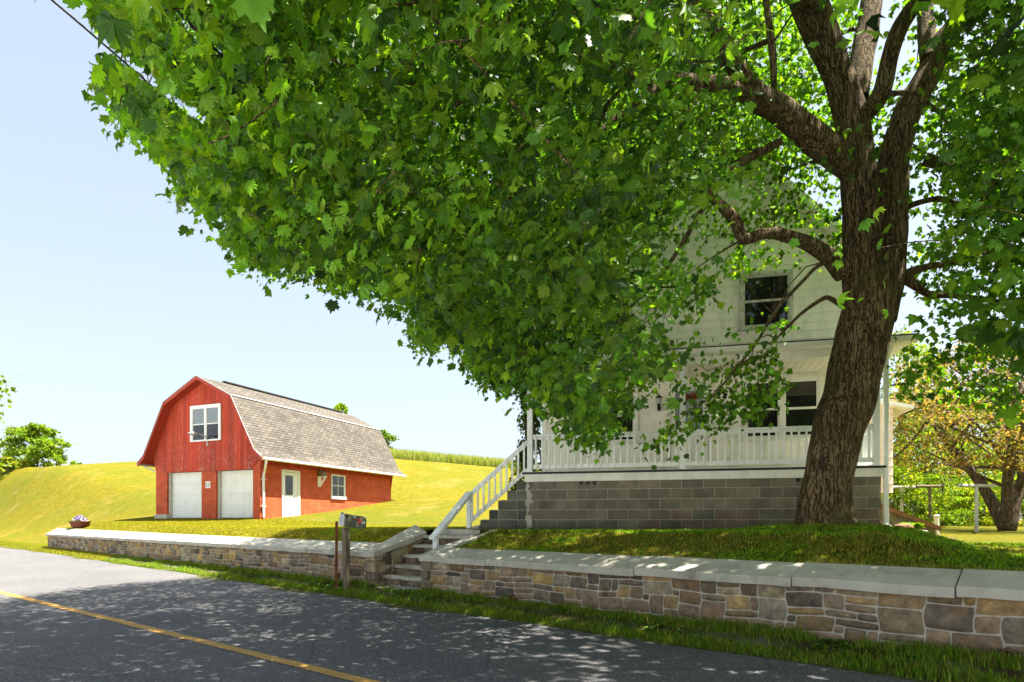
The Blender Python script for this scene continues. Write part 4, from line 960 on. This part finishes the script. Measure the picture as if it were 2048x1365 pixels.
def density(px, py, Z):
    inA = inpoly(px, py, A); inB = inpoly(px, py, B); d = np.where(inA, 1.0, 0.0)
    d = np.where(inB & (Z > 7.8) & (Z < 9.6), .9, d)
    hs = (px > 1410) & (px < 1700) & (py > 330) & (py < 700); d = np.where(hs & inA, np.where(Z > 7.5, .10, .0), d)
    fk = (px > 1500) & (px < 1890) & (py < 600); d = np.where(fk & (Z < 9.9), .015, d)
    lf = (px > 1440) & (px < 1545) & (py > 60) & (py < 330); d = np.where(lf & (Z < 8.7), .22, d)
    d = np.where((px > 1690) & (px < 1800) & (py > 500) & (Z < 10.6), .0, d)
    d = np.where((px > 1600) & (px <= 1690) & (py > 560), .0, d)
    rr_ = (px > 1800) & (py > 430); d = np.where(rr_, d*.42, d)
    for cx, cy, rx, ry, k in ((1360, 560, 115, 190, .14), (1240, 650, 70, 70, .5), (1290, 430, 60, 60, .5), (1160, 690, 60, 45, .15), (1840, 640, 50, 90, .12), (1980, 700, 60, 50, .3), (985, 170, 35, 35, .2), (870, 370, 30, 30, .3), (1265, 610, 30, 30, .35), (1330, 400, 30, 30, .5), (1880, 780, 120, 60, .5), (1960, 860, 110, 60, .15), (1400, 60, 45, 40, .4)):
        d = np.where(ell(px, py, cx, cy, rx, ry), d*k, d)
    return d
M_ = 300000; th = rng.uniform(0, 2*PI, M_); r_ = np.sqrt(rng.uniform(0, 1, M_))
Rt = 10.6*(1+.05*np.sin(3*th+1)+.04*np.sin(5*th)); X = TREE[0]+r_*Rt*np.cos(th); Y = TREE[1]+r_*Rt*np.sin(th); Z_ = rng.uniform(2.3, 15.5, M_)
ok = (Z_ < 15.2*(1-.52*r_**2.2)) & (Z_ > np.where(r_ > .55, 3.1, 2.4)) & (np.sqrt(X**2+Y**2+(Z_-EYE)**2) > 2.9)
ha, hb_ = hl(X, Y); inh = (ha > -.7) & (ha < W+.7) & (hb_ > -.45) & ((Z_ < 5.3) & (hb_ <= PD-.3) | (hb_ > PD-.5) & (Z_ < np.maximum(6.8, PK+.9-(PK-EV)/(W/2)*abs(ha-W/2)))); ok &= ~inh
ok &= ~((hb_ > .5) & (Z_ < 4.2) & (ha > -1) & (ha < 9.5))
ok &= ~((Y > 10.8) & (X > 6.2))
ok &= ~((Y < 2.6) | ((Y < 4.0) & (Z_ > 8))) & (np.sqrt(X**2+Y**2+(Z_-EYE)**2) > 4.4)  # camera-side crown left out so sky light reaches the house front
ok &= ~((np.hypot(X-TREE[0]-.8, Y-TREE[1]) < 1.0) & (Z_ < 6))
PXv = 1024+1250*X/np.maximum(Y, .1); PYv = 1045-1250*(Z_-EYE)/np.maximum(Y, .1)
infr = (Y > .3) & (PXv > -20) & (PXv < 2068) & (PYv > -20)
ok &= ~((Y > .3) & (PXv < 150) & (PYv > -700)) & ~((Y > .3) & (PXv > 1780) & (np.sqrt(X**2+Y**2+(Z_-EYE)**2) < 6.8))
ph = np.where(infr, density(PXv, PYv, Y), 1.0)
shell = np.clip((15.2*(1-.52*r_**2.2)-Z_)/6, 0, 1)
wt = np.where(infr, 1.0, np.where((X-.44*Z_ > -10) & (X-.44*Z_ < 5) & (Y+.045*Z_ > 1) & (Y+.045*Z_ < 9.5), .7, .12))*(.45+.55*np.clip(1-(Z_-3)/8, 0, 1)+.3*(r_ > .75))  # unseen crown shaped for light: dense where it shades the road, sparse elsewhere
# one candidate per cell (blue-noise-like), then thin by density
cells = np.floor(np.stack([X, Y, Z_], 1)/np.array([.60, .60, .46])).astype(np.int64); key = (cells[:, 0]+200)*1000000+(cells[:, 1]+200)*1000+cells[:, 2]
key[~ok] = -np.arange(1, (~ok).sum()+1); _, first = np.unique(key, return_index=True); one = np.zeros(M_, bool); one[first] = True
ok &= one & (rng.uniform(0, 1, M_) < ph*wt*.72)
CL = np.stack([X, Y, Z_], 1)[ok]; CLin = infr[ok]
print('clusters', len(CL), CLin.sum())
CLl = CL-ML
# twigs: hubs first, then clusters attach to the nearest wood
SK = np.array(skel); nodes = SK[:, :3]; nrad = SK[:, 3]
order = []
hub = rng.permutation(len(CLl))[:160]; rest = np.setdiff1d(np.arange(len(CLl)), hub)
root = np.array([.9, 0, 5.5])
hub = hub[np.argsort(np.linalg.norm(CLl[hub]-root, axis=1))]; rest = rest[np.argsort(np.linalg.norm(CLl[rest]-root, axis=1))]
tw = []; nodes_l = [nodes]; rad_l = [nrad]
allN = nodes.copy(); allR = nrad.copy(); cap = len(allN)
buf = np.zeros((cap+len(CLl)*5, 3)); bufr = np.zeros(len(buf)); buf[:cap] = allN; bufr[:cap] = allR; nn_ = cap
def attach(i, r0, cap_r):
    global nn_
    t = CLl[i]; D = buf[:nn_]-t; dist = np.linalg.norm(D, axis=1)
    # prefer wood that lies nearer the trunk than the target
    pen = np.where(np.linalg.norm(buf[:nn_]-root, axis=1) > np.linalg.norm(t-root)+.1, 1.0, 0.0)
    j = int(np.argmin(dist+pen)); p = buf[j]; L = dist[j]
    if L > 5.0: return
    rs = min(r0, bufr[j]*.75+.002); k = 5
    tt = np.linspace(0, 1, k)[:, None]; mid = rng.normal(size=3)*.10*L; mid[2] += .08*L
    Q = p+(t-p)*tt+mid*(4*tt*(1-tt)); R_ = np.linspace(rs, max(.004, rs*.35), k)
    tw.append(tube_np(Q, R_, 5)); buf[nn_:nn_+k-1] = Q[1:]; bufr[nn_:nn_+k-1] = R_[1:]; nn_ += k-1
for i in hub: attach(i, .045, 1)
for i in rest: attach(i, .016, 1)
Vt, Ft = join(tw); npmesh('twigs', Vt, Ft, MAT['bark'], maple, smooth=True)
# leaves
nl = np.where(CLin, 74, 30); idx = np.repeat(np.arange(len(CL)), nl); N_ = len(idx)
off = rng.normal(size=(N_, 3))*np.array([.27, .27, .15]); P = CL[idx]+off
outw = P-np.array([TREE[0], TREE[1], 6.0]); outw /= np.linalg.norm(outw, axis=1)[:, None]
tip = outw*np.array([.55, .55, .15])+rng.normal(size=(N_, 3))*.45+np.array([0, 0, -.75])
nrm = outw*.45+rng.normal(size=(N_, 3))*.5+np.array([0, 0, .75])
size = (.04+.075*rng.beta(2, 1.8, N_))*np.where(CLin[idx], 1.0, 1.9)
# keep sprays out of walls and off the lens, keep the outline crisp
pa, pb = hl(P[:, 0], P[:, 1]); bad = (pa > -.6) & (pa < W+.6) & (((pb > -.42) & (pb < PD) & (P[:, 2] < 5.15) & (P[:, 2] > 1)) | ((pb > PD-.45) & (P[:, 2] < PK+.4-(PK-EV)/(W/2)*abs(pa-W/2))))
bad |= np.linalg.norm(P-np.array([0, 0, EYE]), axis=1) < 4.2
px_ = 1024+1250*P[:, 0]/np.maximum(P[:, 1], .1); py_ = 1045-1250*(P[:, 2]-EYE)/np.maximum(P[:, 1], .1)
cj = (P[:, 1] > .3) & (py_ > -30) & (px_ > -40) & ~inpoly(px_, py_, A) & ~inpoly(px_, py_, B) & (px_ < 1790)
rag = (8+26*rng.uniform(0, 1, len(CL)))[idx]; near_ = np.zeros(N_, bool)
for ox_, oy_ in ((20, 0), (-20, 0), (0, 20), (0, -20), (0, -40)): near_ |= inpoly(px_+ox_/20*rag, py_+oy_/20*rag, A) | inpoly(px_+ox_/20*rag, py_+oy_/20*rag, B)
bad |= cj & (~near_ | (rng.uniform(0, 1, N_) < .55))
bad |= (px_ > 1530) & (px_ < 1880) & (py_ < 600) & (P[:, 1] > .3) & (P[:, 1] < 9.5) & (rng.uniform(0, 1, N_) < .72)
bad |= (P[:, 1] > .3) & (px_ > 1480) & (px_ < 1600) & (py_ > 545) & (py_ < 650) & (rng.uniform(0, 1, N_) < .85)
bad |= (px_ > 1780) & (np.linalg.norm(P-np.array([0, 0, EYE]), axis=1) < 6.8)
bad |= (px_ > 1380) & (px_ <= 1545) & (py_ < 320) & (P[:, 1] > .3) & (P[:, 1] < 8.3) & (rng.uniform(0, 1, N_) < .6)
wl1 = np.abs((py_-.775*(px_-102))) < 16; bad |= wl1 & (px_ > 80) & (px_ < 420) & (P[:, 1] < 10)
wl2 = np.abs(py_-1.0*(px_-333)) < 20; bad |= wl2 & (px_ > 300) & (px_ < 490) & (P[:, 1] < 6.8)
k_ = ~bad; P, tip, nrm, size, idk = P[k_], tip[k_], nrm[k_], size[k_], idx[k_]
base = pick([(.075, .175, .012), (.092, .205, .012), (.115, .23, .014), (.06, .15, .014), (.14, .24, .012), (.035, .09, .012)], len(P), rng, .15)
tint = 1+.28*rng.normal(size=(len(CL), 1)); base = np.clip(base*tint[idk], .01, .4)
near = np.linalg.norm(P, axis=1) < 8.5; acc = [mapleleaves((P-ML)[m_], size[m_], tip[m_], nrm[m_], base[m_], *tf) for m_, tf in ((near, (LEAF_T2, LEAF_F2)), (~near, (LEAF_T, LEAF_F)))]
V = np.concatenate([a_[0] for a_ in acc]); F = np.concatenate([acc[0][1], acc[1][1]+len(acc[0][0])]); C = np.concatenate([a_[2] for a_ in acc])
print('leaves', len(P)); npmesh('crown', V, F, MAT['leaf'], maple, col=C)

# ------------------------------------------------------------------ other trees, shrubs
def plant(name, label, cat, x, y, h, w_, cols, n, leaf, group=None, trunk_h=.3, stems=1, shape='round', seed=1, mat='leaf2', z0=None, lean=(0, 0), bark='bark2', trad=None, low=.0, clump=.22, wy=None):
    r = np.random.default_rng(seed); z0 = gz(x, y)-.05 if z0 is None else z0; o = empty(name, (x, y, z0), 0, label, cat, group); wy = wy or w_
    K = max(14, int(n/70)); u = r.uniform(0, 1, (K, 3)); a = u[:, 0]*2*PI
    zz = low+(1-low)*u[:, 1]
    if shape == 'round': pr = np.sqrt(np.clip(1-((zz-low-(1-low)*.42)/((1-low)*.60))**2, .03, 1))
    elif shape == 'bush': pr = np.sqrt(np.clip(1-(zz)**2*.95, .02, 1))
    elif shape == 'column': pr = np.clip(1.0-.55*zz**3, .1, 1)*(.85+.15*np.sin(zz*9))
    else: pr = np.clip(1-zz, .05, 1)
    rr = (u[:, 2]**.45)*pr; lump = 1+.22*np.sin(a*3+seed)+.15*np.sin(zz*9+a*2)
    Cn = np.stack([rr*np.cos(a)*w_/2*lump+lean[0]*zz, rr*np.sin(a)*wy/2*lump+lean[1]*zz, zz*h], 1)
    mb = MB(); tr = trad or .035*h*.5
    for s_ in range(stems):
        an = 2*PI*s_/max(1, stems)+seed; b = (.25*w_*math.cos(an)*(stems > 1)+lean[0]*.5, .25*w_*math.sin(an)*(stems > 1)+lean[1]*.5)
        pts = spline([(0.05*s_, 0, -.1), (b[0]*.35, b[1]*.35, h*trunk_h), (b[0], b[1], h*.6), (b[0]*1.2, b[1]*1.2, h*.85)], 5); mb.tube(pts, np.linspace(tr, tr*.25, len(pts)), 8)
        for q in range(int(min(14, K/2))):
            c_ = Cn[r.integers(0, K)]; j = r.integers(len(pts)//4, len(pts)-2); sp_ = spline([pts[j], (pts[j]+c_)/2+r.normal(size=3)*.06*h*.3, c_], 4); mb.tube(sp_, np.linspace(tr*.35, tr*.06, len(sp_)), 5)
    mb.build('trunk' if trunk_h > 0.05 else 'stems', MAT[bark], o, smooth=True)
    ids = r.integers(0, K, n); P = Cn[ids]+r.normal(size=(n, 3))*clump*np.array([w_, wy, h*.55])*.5*.42
    P[:, 2] = np.clip(P[:, 2], .02, None)
    ct = 1+.25*r.normal(size=(K, 1)); V, F, C = leafquads(P, r.uniform(.6, 1.2, n)*leaf, np.clip(pick(cols, n, r)*ct[ids], .005, .8), r=r, aspect=.75)
    npmesh('crown' if name != 'shrub' else 'foliage', V, F, MAT[mat], o, col=C); return o
GR = [(.11, .19, .012), (.15, .24, .018), (.19, .26, .02)]; GD = [(.05, .10, .010), (.08, .14, .012), (.11, .17, .015)]
YG = [(.23, .28, .015), (.30, .32, .02), (.17, .24, .015)]; BZ = [(.24, .13, .055), (.18, .14, .04), (.30, .19, .12), (.17, .16, .035), (.20, .18, .04), (.12, .14, .03)]
def base_at(px, Z): return (px-1024)/1250*Z, Z
x, y = base_at(1062, 16.2); plant('arborvitae', 'tall dark column of arborvitae beside the left corner of the house', 'evergreen', x, y, 5.6, .95, [(.035, .075, .012), (.055, .10, .015), (.07, .12, .015)], 9000, .085, trunk_h=.1, shape='column', seed=3, clump=.22)
x, y = base_at(75, 77); plant('tree', 'full green tree standing on the hill crest at far left', 'tree', x, y, 5.0, 5.6, GR, 7000, .36, 'trees on the hill crest', seed=4, trunk_h=.2, low=.05)
x, y = base_at(28, 79); plant('tree', 'thin airy tree left of the full crest tree', 'tree', x, y, 4.6, 3.8, GR+[(.12, .14, .06)], 1500, .30, 'trees on the hill crest', seed=5, trunk_h=.2, low=.1, clump=.3)
x, y = base_at(-8, 74); plant('shrub', 'low yellowish shrub at the left edge under the crest trees', 'shrub', x, y, 2.4, 5.0, YG+GR, 2500, .3, 'shrubs on the hill crest', seed=6, trunk_h=.02, shape='bush')
x, y = base_at(22, 74.5); plant('shrub', 'low pale shrub below the thin crest tree', 'shrub', x, y, 1.5, 4.5, YG+BZ[3:], 1500, .26, 'shrubs on the hill crest', seed=7, trunk_h=.02, shape='bush')
x, y = base_at(122, 78); plant('shrub', 'small green bush just right of the full crest tree', 'shrub', x, y, 1.3, 2.4, GR+YG, 900, .24, 'shrubs on the hill crest', seed=8, trunk_h=.02, shape='bush')
x, y = base_at(148, 78); plant('shrub', 'sparse rounded bush, rightmost of those left of the barn', 'shrub', x, y, 1.2, 2.0, GR, 420, .22, 'shrubs on the hill crest', seed=9, trunk_h=.02, shape='bush')
x, y = base_at(768, 80); plant('tree', 'bushy tree rising behind the far end of the barn roof', 'tree', x, y, 4.2, 4.4, GR+GD, 4500, .30, 'trees behind the barn', seed=10, trunk_h=.1, low=.0)
x, y = base_at(678, 70); plant('tree', 'tree tip showing above the middle of the barn ridge', 'tree', x, y, 5.9, 2.2, GR, 2500, .28, 'trees behind the barn', seed=12, trunk_h=.3, low=.1)
# right-hand side
x, y = base_at(2012, 21.5)
plant('ornamental_tree', 'bronze-leaved ornamental tree with twin trunks at the right edge', 'tree', x, y, 6.2, 7.6, BZ, 15000, .115, seed=21, trunk_h=.25, stems=3, low=.32, trad=.22, clump=.17, z0=1.25, lean=(-.6, 0))
RT = [(1800, 27, 8.2, 4.2, YG+GR, 6000, .16, 'tall yellow-green tree beyond the porch corner', 31), (1850, 30, 5.6, 5.0, GD+GR, 6000, .17, 'dark green tree beyond the left clothes pole', 32), (1905, 33, 6.8, 6, GR+YG, 7000, .17, 'broad green tree behind the bronze tree', 33),
      (2010, 34, 7.0, 7, YG+GR, 7000, .18, 'light green tree behind the bronze tree trunk', 34), (2110, 28, 6.6, 6, GR+YG, 5000, .17, 'green tree at the right edge of the yard', 35)]
for px, Z, h, w_, cols, n, lf, lab, sd in RT:
    x, y = base_at(px, Z); plant('tree', lab, 'tree', x, y, h, w_, cols, n, lf, 'trees beyond the yard', seed=sd, trunk_h=.2, low=.05)
SB = [(1795, 24.5, 2.3, 3.2, YG+GR, 'yellow-green bush beside the rear wing'), (1832, 25.5, 2.0, 3.0, GR, 'green bush between the first two clothes poles'), (1885, 26, 2.2, 3.4, GD+GR, 'dark bush behind the white pipe'), (1925, 27, 1.9, 3.0, GR+YG, 'mid green bush left of the pale clothes pole'),
      (1968, 26, 2.0, 3.4, YG, 'bright bush right of the pale clothes pole'), (2015, 27.5, 2.2, 3.6, YG+GR, 'bright bush behind the twin trunks'), (2060, 26, 2.0, 3.4, GR, 'green bush right of the twin trunks')]
for k, (px, Z, h, w_, cols, lab) in enumerate(SB):
    x, y = base_at(px, Z); plant('shrub', lab, 'shrub', x, y, h, w_, cols, 3200, .11, 'shrubs along the back of the yard', seed=50+k, trunk_h=.02, shape='bush', clump=.2)
# tip of a tree at the left edge
lt = plant('tree', 'leaf tips of a tree standing just outside the left edge', 'tree', -13.6, 14.0, 6.4, 3.4, GR, 2500, .13, None, seed=61, trunk_h=.4, low=.3, z0=.1)
# hosta, rocks, pipe, clothes poles
x, y = base_at(1822, 14.6)
hp = empty('hosta', (x, y, gz(x, y)), 0, 'bright green hosta clump in front of the cellar hatch', 'plant'); n = 240; a = rng.uniform(0, 2*PI, n); rr = rng.uniform(.02, .12, n)
P = np.stack([rr*np.cos(a), rr*np.sin(a), .02+0*a], 1); tp = np.stack([np.cos(a), np.sin(a), rng.uniform(.4, 2, n)], 1); tp /= np.linalg.norm(tp, axis=1)[:, None]; sd_ = np.stack([-np.sin(a), np.cos(a), 0*a], 1); L_ = rng.uniform(.12, .26, n)[:, None]
V = np.stack([P, P+tp*L_*.6+sd_*L_*.28, P+tp*L_+np.array([0, 0, -.05]), P+tp*L_*.6-sd_*L_*.28], 1).reshape(-1, 3); npmesh('foliage', V, np.arange(4*n).reshape(-1, 4), MAT['leaf2'], hp, col=np.repeat(pick(GR+[(.14, .25, .03)], n, rng), 4, 0))
def rock(px, Z, sx_, sy_, sz, lab, seed, mat='rock', rz=0, zo=0):
    r = random.Random(seed); X, Y = base_at(px, Z); mb = MB(); n = 12; vs = []; fs = []
    outl = [(1+.22*r.uniform(-1, 1)) for _ in range(n)]
    for k, (rr, z_) in enumerate(((1, 0), (1.03, .5), (.93, .85), (.55, 1.0))):
        for i in range(n): a = 2*PI*i/n; q = rr*outl[i]*(1+.04*r.uniform(-1, 1)); vs.append((sx_*q*math.cos(a), sy_*q*math.sin(a), sz*z_*(1+.1*r.uniform(-1, 1))))
    for j in range(3):
        for i in range(n): fs.append((j*n+i, j*n+(i+1) % n, (j+1)*n+(i+1) % n, (j+1)*n+i))
    fs.append(tuple(range(3*n, 4*n))); mb.add(vs, fs); o = mb.build('edging_stone', MAT[mat]); o.location = (X, Y, gz(X, Y)-.03+zo); o.rotation_euler = (0, 0, rz); tag(o, lab, 'stone', 'stones edging the flower bed')
rock(1785, 13.2, .20, .16, .09, 'flat grey stone right of the downspout foot', 1, 'concrete'); rock(1808, 13.0, .17, .15, .17, 'rounded reddish stone in front of the hosta', 2, 'clay'); rock(1833, 13.2, .20, .15, .09, 'flat grey stone right of the reddish stone', 3, 'concrete', .3); rock(1862, 13.3, .20, .14, .06, 'low flat stone before the end of the bed', 4, 'rock'); rock(1892, 13.3, .18, .12, .05, 'last low flat stone of the bed edge', 5, 'rock')
X, Y = base_at(1873, 18.5); z0 = gz(X, Y); mb = MB(); mb.lathe([(.065, -.1), (.065, .50), (.075, .50), (.075, .55), (.06, .57), (.0, .575)], n=18); o = mb.build('vent_pipe', MAT['pvc'], smooth=False); o.location = (X, Y, z0); tag(o, 'short white capped pipe standing in the sunny grass', 'pipe')
def tpole(px, Z, pyb, pyt, half, lab, mat, ang=0):
    X, Y = base_at(px, Z); z0 = gz(X, Y); zt = at(px, pyt, Z)[2]
    o = empty('clothes_pole', (X, Y, z0), ang, lab, 'pole', 'T-shaped clothes poles')
    mb = MB(); mb.lathe([(.05, -.2), (.05, zt-z0)], n=12); mb.build('pole', MAT[mat], o, smooth=False)
    mb = MB(); mb.tube([(-half, 0, zt-z0), (half, 0, zt-z0)], .055, 10); mb.build('crossbar', MAT[mat], o)
tpole(1953, 20.5, 1045, 972, .60, 'pale grey T-shaped clothes pole nearest the twin-trunk tree', 'galv')
tpole(1860, 23.5, 1030, 973, .52, 'brown wooden T-shaped clothes pole behind the white pipe', 'wood')
tpole(1803, 24.0, 1020, 975, .55, 'white T-shaped clothes pole closest to the rear wing', 'pvc')

# ------------------------------------------------------------------ grass
def blades(name, X, Y, Z, h, w_, cols, label=None, lean=.5, mat='blade', r=rng):
    N_ = len(X); a = r.uniform(0, 2*PI, N_); dx, dy = np.cos(a), np.sin(a); b = np.stack([X, Y, Z], 1)
    side = np.stack([-dy, dx, 0*dx], 1)*w_[:, None]; ln = np.stack([dx, dy, 0*dx], 1)*(h*lean*r.uniform(.2, 1.2, N_))[:, None]; up = np.stack([0*h, 0*h, h], 1)
    V = np.stack([b-side, b+side, b+side*.7+ln*.4+up*.6, b-side*.7+ln*.4+up*.6, b+ln+up], 1).reshape(-1, 3)
    i = np.arange(N_)*5; F4 = np.stack([i, i+1, i+2, i+3], 1); F3 = np.stack([i+3, i+2, i+4], 1)
    F = np.concatenate([np.stack([F4[:, 0], F4[:, 1], F4[:, 2]], 1), np.stack([F4[:, 0], F4[:, 2], F4[:, 3]], 1), F3])
    o = npmesh(name, V, F, MAT[mat], col=np.repeat(cols, 5, 0)); o['kind'] = 'stuff'; 
    if label: o['label'] = label
    return o
def scatter(N_, s0, s1, n0, n1, bias=1.0, dens=None):
    u = rng.uniform(0, 1, N_)**bias; s = s0+(s1-s0)*u; n = rng.uniform(n0, n1, N_)
    if dens is not None: k = rng.uniform(0, 1, N_) < dens(s, n); s, n = s[k], n[k]
    return UX*s+NX*n, UY*s+NY*n, s, n
def vd(s, n): return np.clip(.25+1.1*np.abs(n-6.76)*2+.75*vnoise(s, n*6, 1.3)-.6*(abs(n-6.74) < .08), .03, 1)*(1-.9*((s > 8.7) & (s < 9.95) & (n > 6.9)))
X, Y, s, n = scatter(120000, -1.5, 26, 6.49, 7.03, 1.25, vd); N_ = len(X)
blades('verge_grass', X, Y, ground(X, Y), rng.uniform(.02, .09, N_)*(1+.5*vnoise(s, n, 2)), rng.uniform(.003, .007, N_), np.clip(pick([(.13, .24, .012), (.18, .31, .018), (.10, .19, .012), (.26, .31, .04), (.19, .15, .05)], N_, rng), .01, .6), 'short green grass along the road edge at the foot of the wall')
s = np.repeat(rng.uniform(-1, 20, 150), 60); n = np.repeat(rng.uniform(6.86, 7.0, 150), 60); s = s+rng.normal(0, .05, len(s)); n = np.minimum(n+rng.normal(0, .03, len(n)), 7.02); k_ = ~((s > 8.6) & (s < 10.05)); s, n = s[k_], n[k_]; X, Y = UX*s+NX*n, UY*s+NY*n; N_ = len(X)
blades('wall_foot_grass', X, Y, ground(X, Y), rng.uniform(.05, .15, N_), rng.uniform(.003, .006, N_), np.clip(pick([(.12, .23, .012), (.20, .30, .03), (.26, .24, .06)], N_, rng), .01, .6), 'taller tufts of grass growing against the foot of the wall', .6)
X, Y, s, n = scatter(26000, 26, 60, 6.49, 7.6, 1.2); N_ = len(X)
blades('verge_grass', X, Y, ground(X, Y), rng.uniform(.03, .08, N_), rng.uniform(.008, .014, N_), np.clip(pick([(.20, .21, .015), (.25, .24, .02)], N_, rng), .01, .6), 'yellow-green grass strip along the far end of the road')
def ld(s, n): hx, hy = hl(UX*s+NX*n, UY*s+NY*n); return ~((hx > -.02) & (hx < W+.02) & (hy > -.0)) & ~((hx > -1.9) & (hx < 0) & (hy > -.15) & (hy < 1.2)) & ~((s > 8.45) & (s < 10.3) & (n < 8.7)) & (np.hypot(UX*s+NX*n-TREE[0], UY*s+NY*n-TREE[1]) > .5)
X, Y, s, n = scatter(190000, -3.5, 14, 7.42, 12.5, 1.0, ld); N_ = len(X)
c_ = 1.5*pick([(.115, .145, .012), (.15, .175, .014), (.09, .125, .010), (.14, .16, .02), (.12, .10, .03)], N_, rng); pt_ = (vnoise(X, Y, 1.6)+.5*vnoise(X, Y, 5, 3))[:, None]
c_ = np.clip(np.where(pt_ > .0, c_*np.array([.9, 1.3, .8]), c_*np.array([1.08, .95, 1.2])), .01, .6)
blades('lawn_grass', X, Y, ground(X, Y), rng.uniform(.015, .048, N_), rng.uniform(.004, .007, N_), 1.15*c_, 'thin mossy grass in the shade of the maple', .9)
X, Y, s, n = scatter(90000, 10.3, 34, 7.5, 14, 1.3, None); N_ = len(X)
blades('lawn_grass', X, Y, ground(X, Y), rng.uniform(.02, .05, N_), rng.uniform(.006, .010, N_), np.clip(pick([(.22, .20, .008), (.27, .23, .010), (.16, .175, .010)], N_, rng), .01, .6), 'short sunlit grass behind the left wall', .9)
# broad-leaved weeds in the verge and the lawn
def weeds(name, s, n, lab):
    X, Y = UX*s+NX*n, UY*s+NY*n; K = 9; Xr = np.repeat(X, K); Yr = np.repeat(Y, K); a = rng.uniform(0, 2*PI, len(Xr)); L = rng.uniform(.025, .06, len(Xr))[:, None]
    P = np.stack([Xr, Yr, ground(Xr, Yr)+.015], 1); tp = np.stack([np.cos(a), np.sin(a), rng.uniform(.1, .7, len(a))], 1); sd = np.stack([-np.sin(a), np.cos(a), 0*a], 1)
    V = np.stack([P, P+tp*L*.6+sd*L*.32, P+tp*L, P+tp*L*.6-sd*L*.32], 1).reshape(-1, 3)
    o = npmesh(name, V, np.arange(len(V)).reshape(-1, 4), MAT['leaf2'], col=np.repeat(np.clip(pick([(.08, .17, .015), (.12, .22, .02), (.06, .13, .02)], len(P), rng), .01, .6), 4, 0)); o['kind'] = 'stuff'; o['label'] = lab
s_ = rng.uniform(-1, 22, 1500); n_ = rng.uniform(6.6, 7.0, 1500); k_ = vnoise(s_, n_*3, 1.5, 2) > 0; weeds('verge_weeds', s_[k_], n_[k_], 'low broad-leaved weeds scattered through the verge grass')
s_ = rng.uniform(-3, 8.2, 900); n_ = rng.uniform(7.5, 10.5, 900); k_ = ld(s_, n_); weeds('lawn_weeds', s_[k_], n_[k_], 'low broad-leaved weeds in the shaded lawn')
# tall unmown grass on the crest
N_ = 26000; px = rng.uniform(700, 1130, N_); Zg = rng.uniform(66, 74, N_); X = (px-1024)/1250*Zg; Y = Zg
blades('tall_grass', X, Y, ground(X, Y), rng.uniform(.3, 1.25, N_), rng.uniform(.015, .03, N_), np.clip(pick([(.24, .28, .05), (.32, .32, .10), (.17, .22, .03)], N_, rng), .01, .6), 'strip of tall unmown grass along the hill crest', .35)
# leaf litter and seeds on the road edge
N_ = 900; s = rng.uniform(-1, 14, N_); n = 6.55-np.abs(rng.normal(0, 1.1, N_)); X, Y = UX*s+NX*n, UY*s+NY*n; P = np.stack([X, Y, .018+0*X], 1)
V, F, C = leafquads(P, .022, pick([(.30, .22, .10), (.20, .11, .05), (.35, .30, .18)], N_, rng)); V[:, 2] = .012+np.abs(V[:, 2]-.018)*.3
o = npmesh('leaf_litter', V, F, MAT['petal'], col=C); o['kind'] = 'stuff'; o['label'] = 'fallen seeds and bits of leaf scattered on the asphalt'
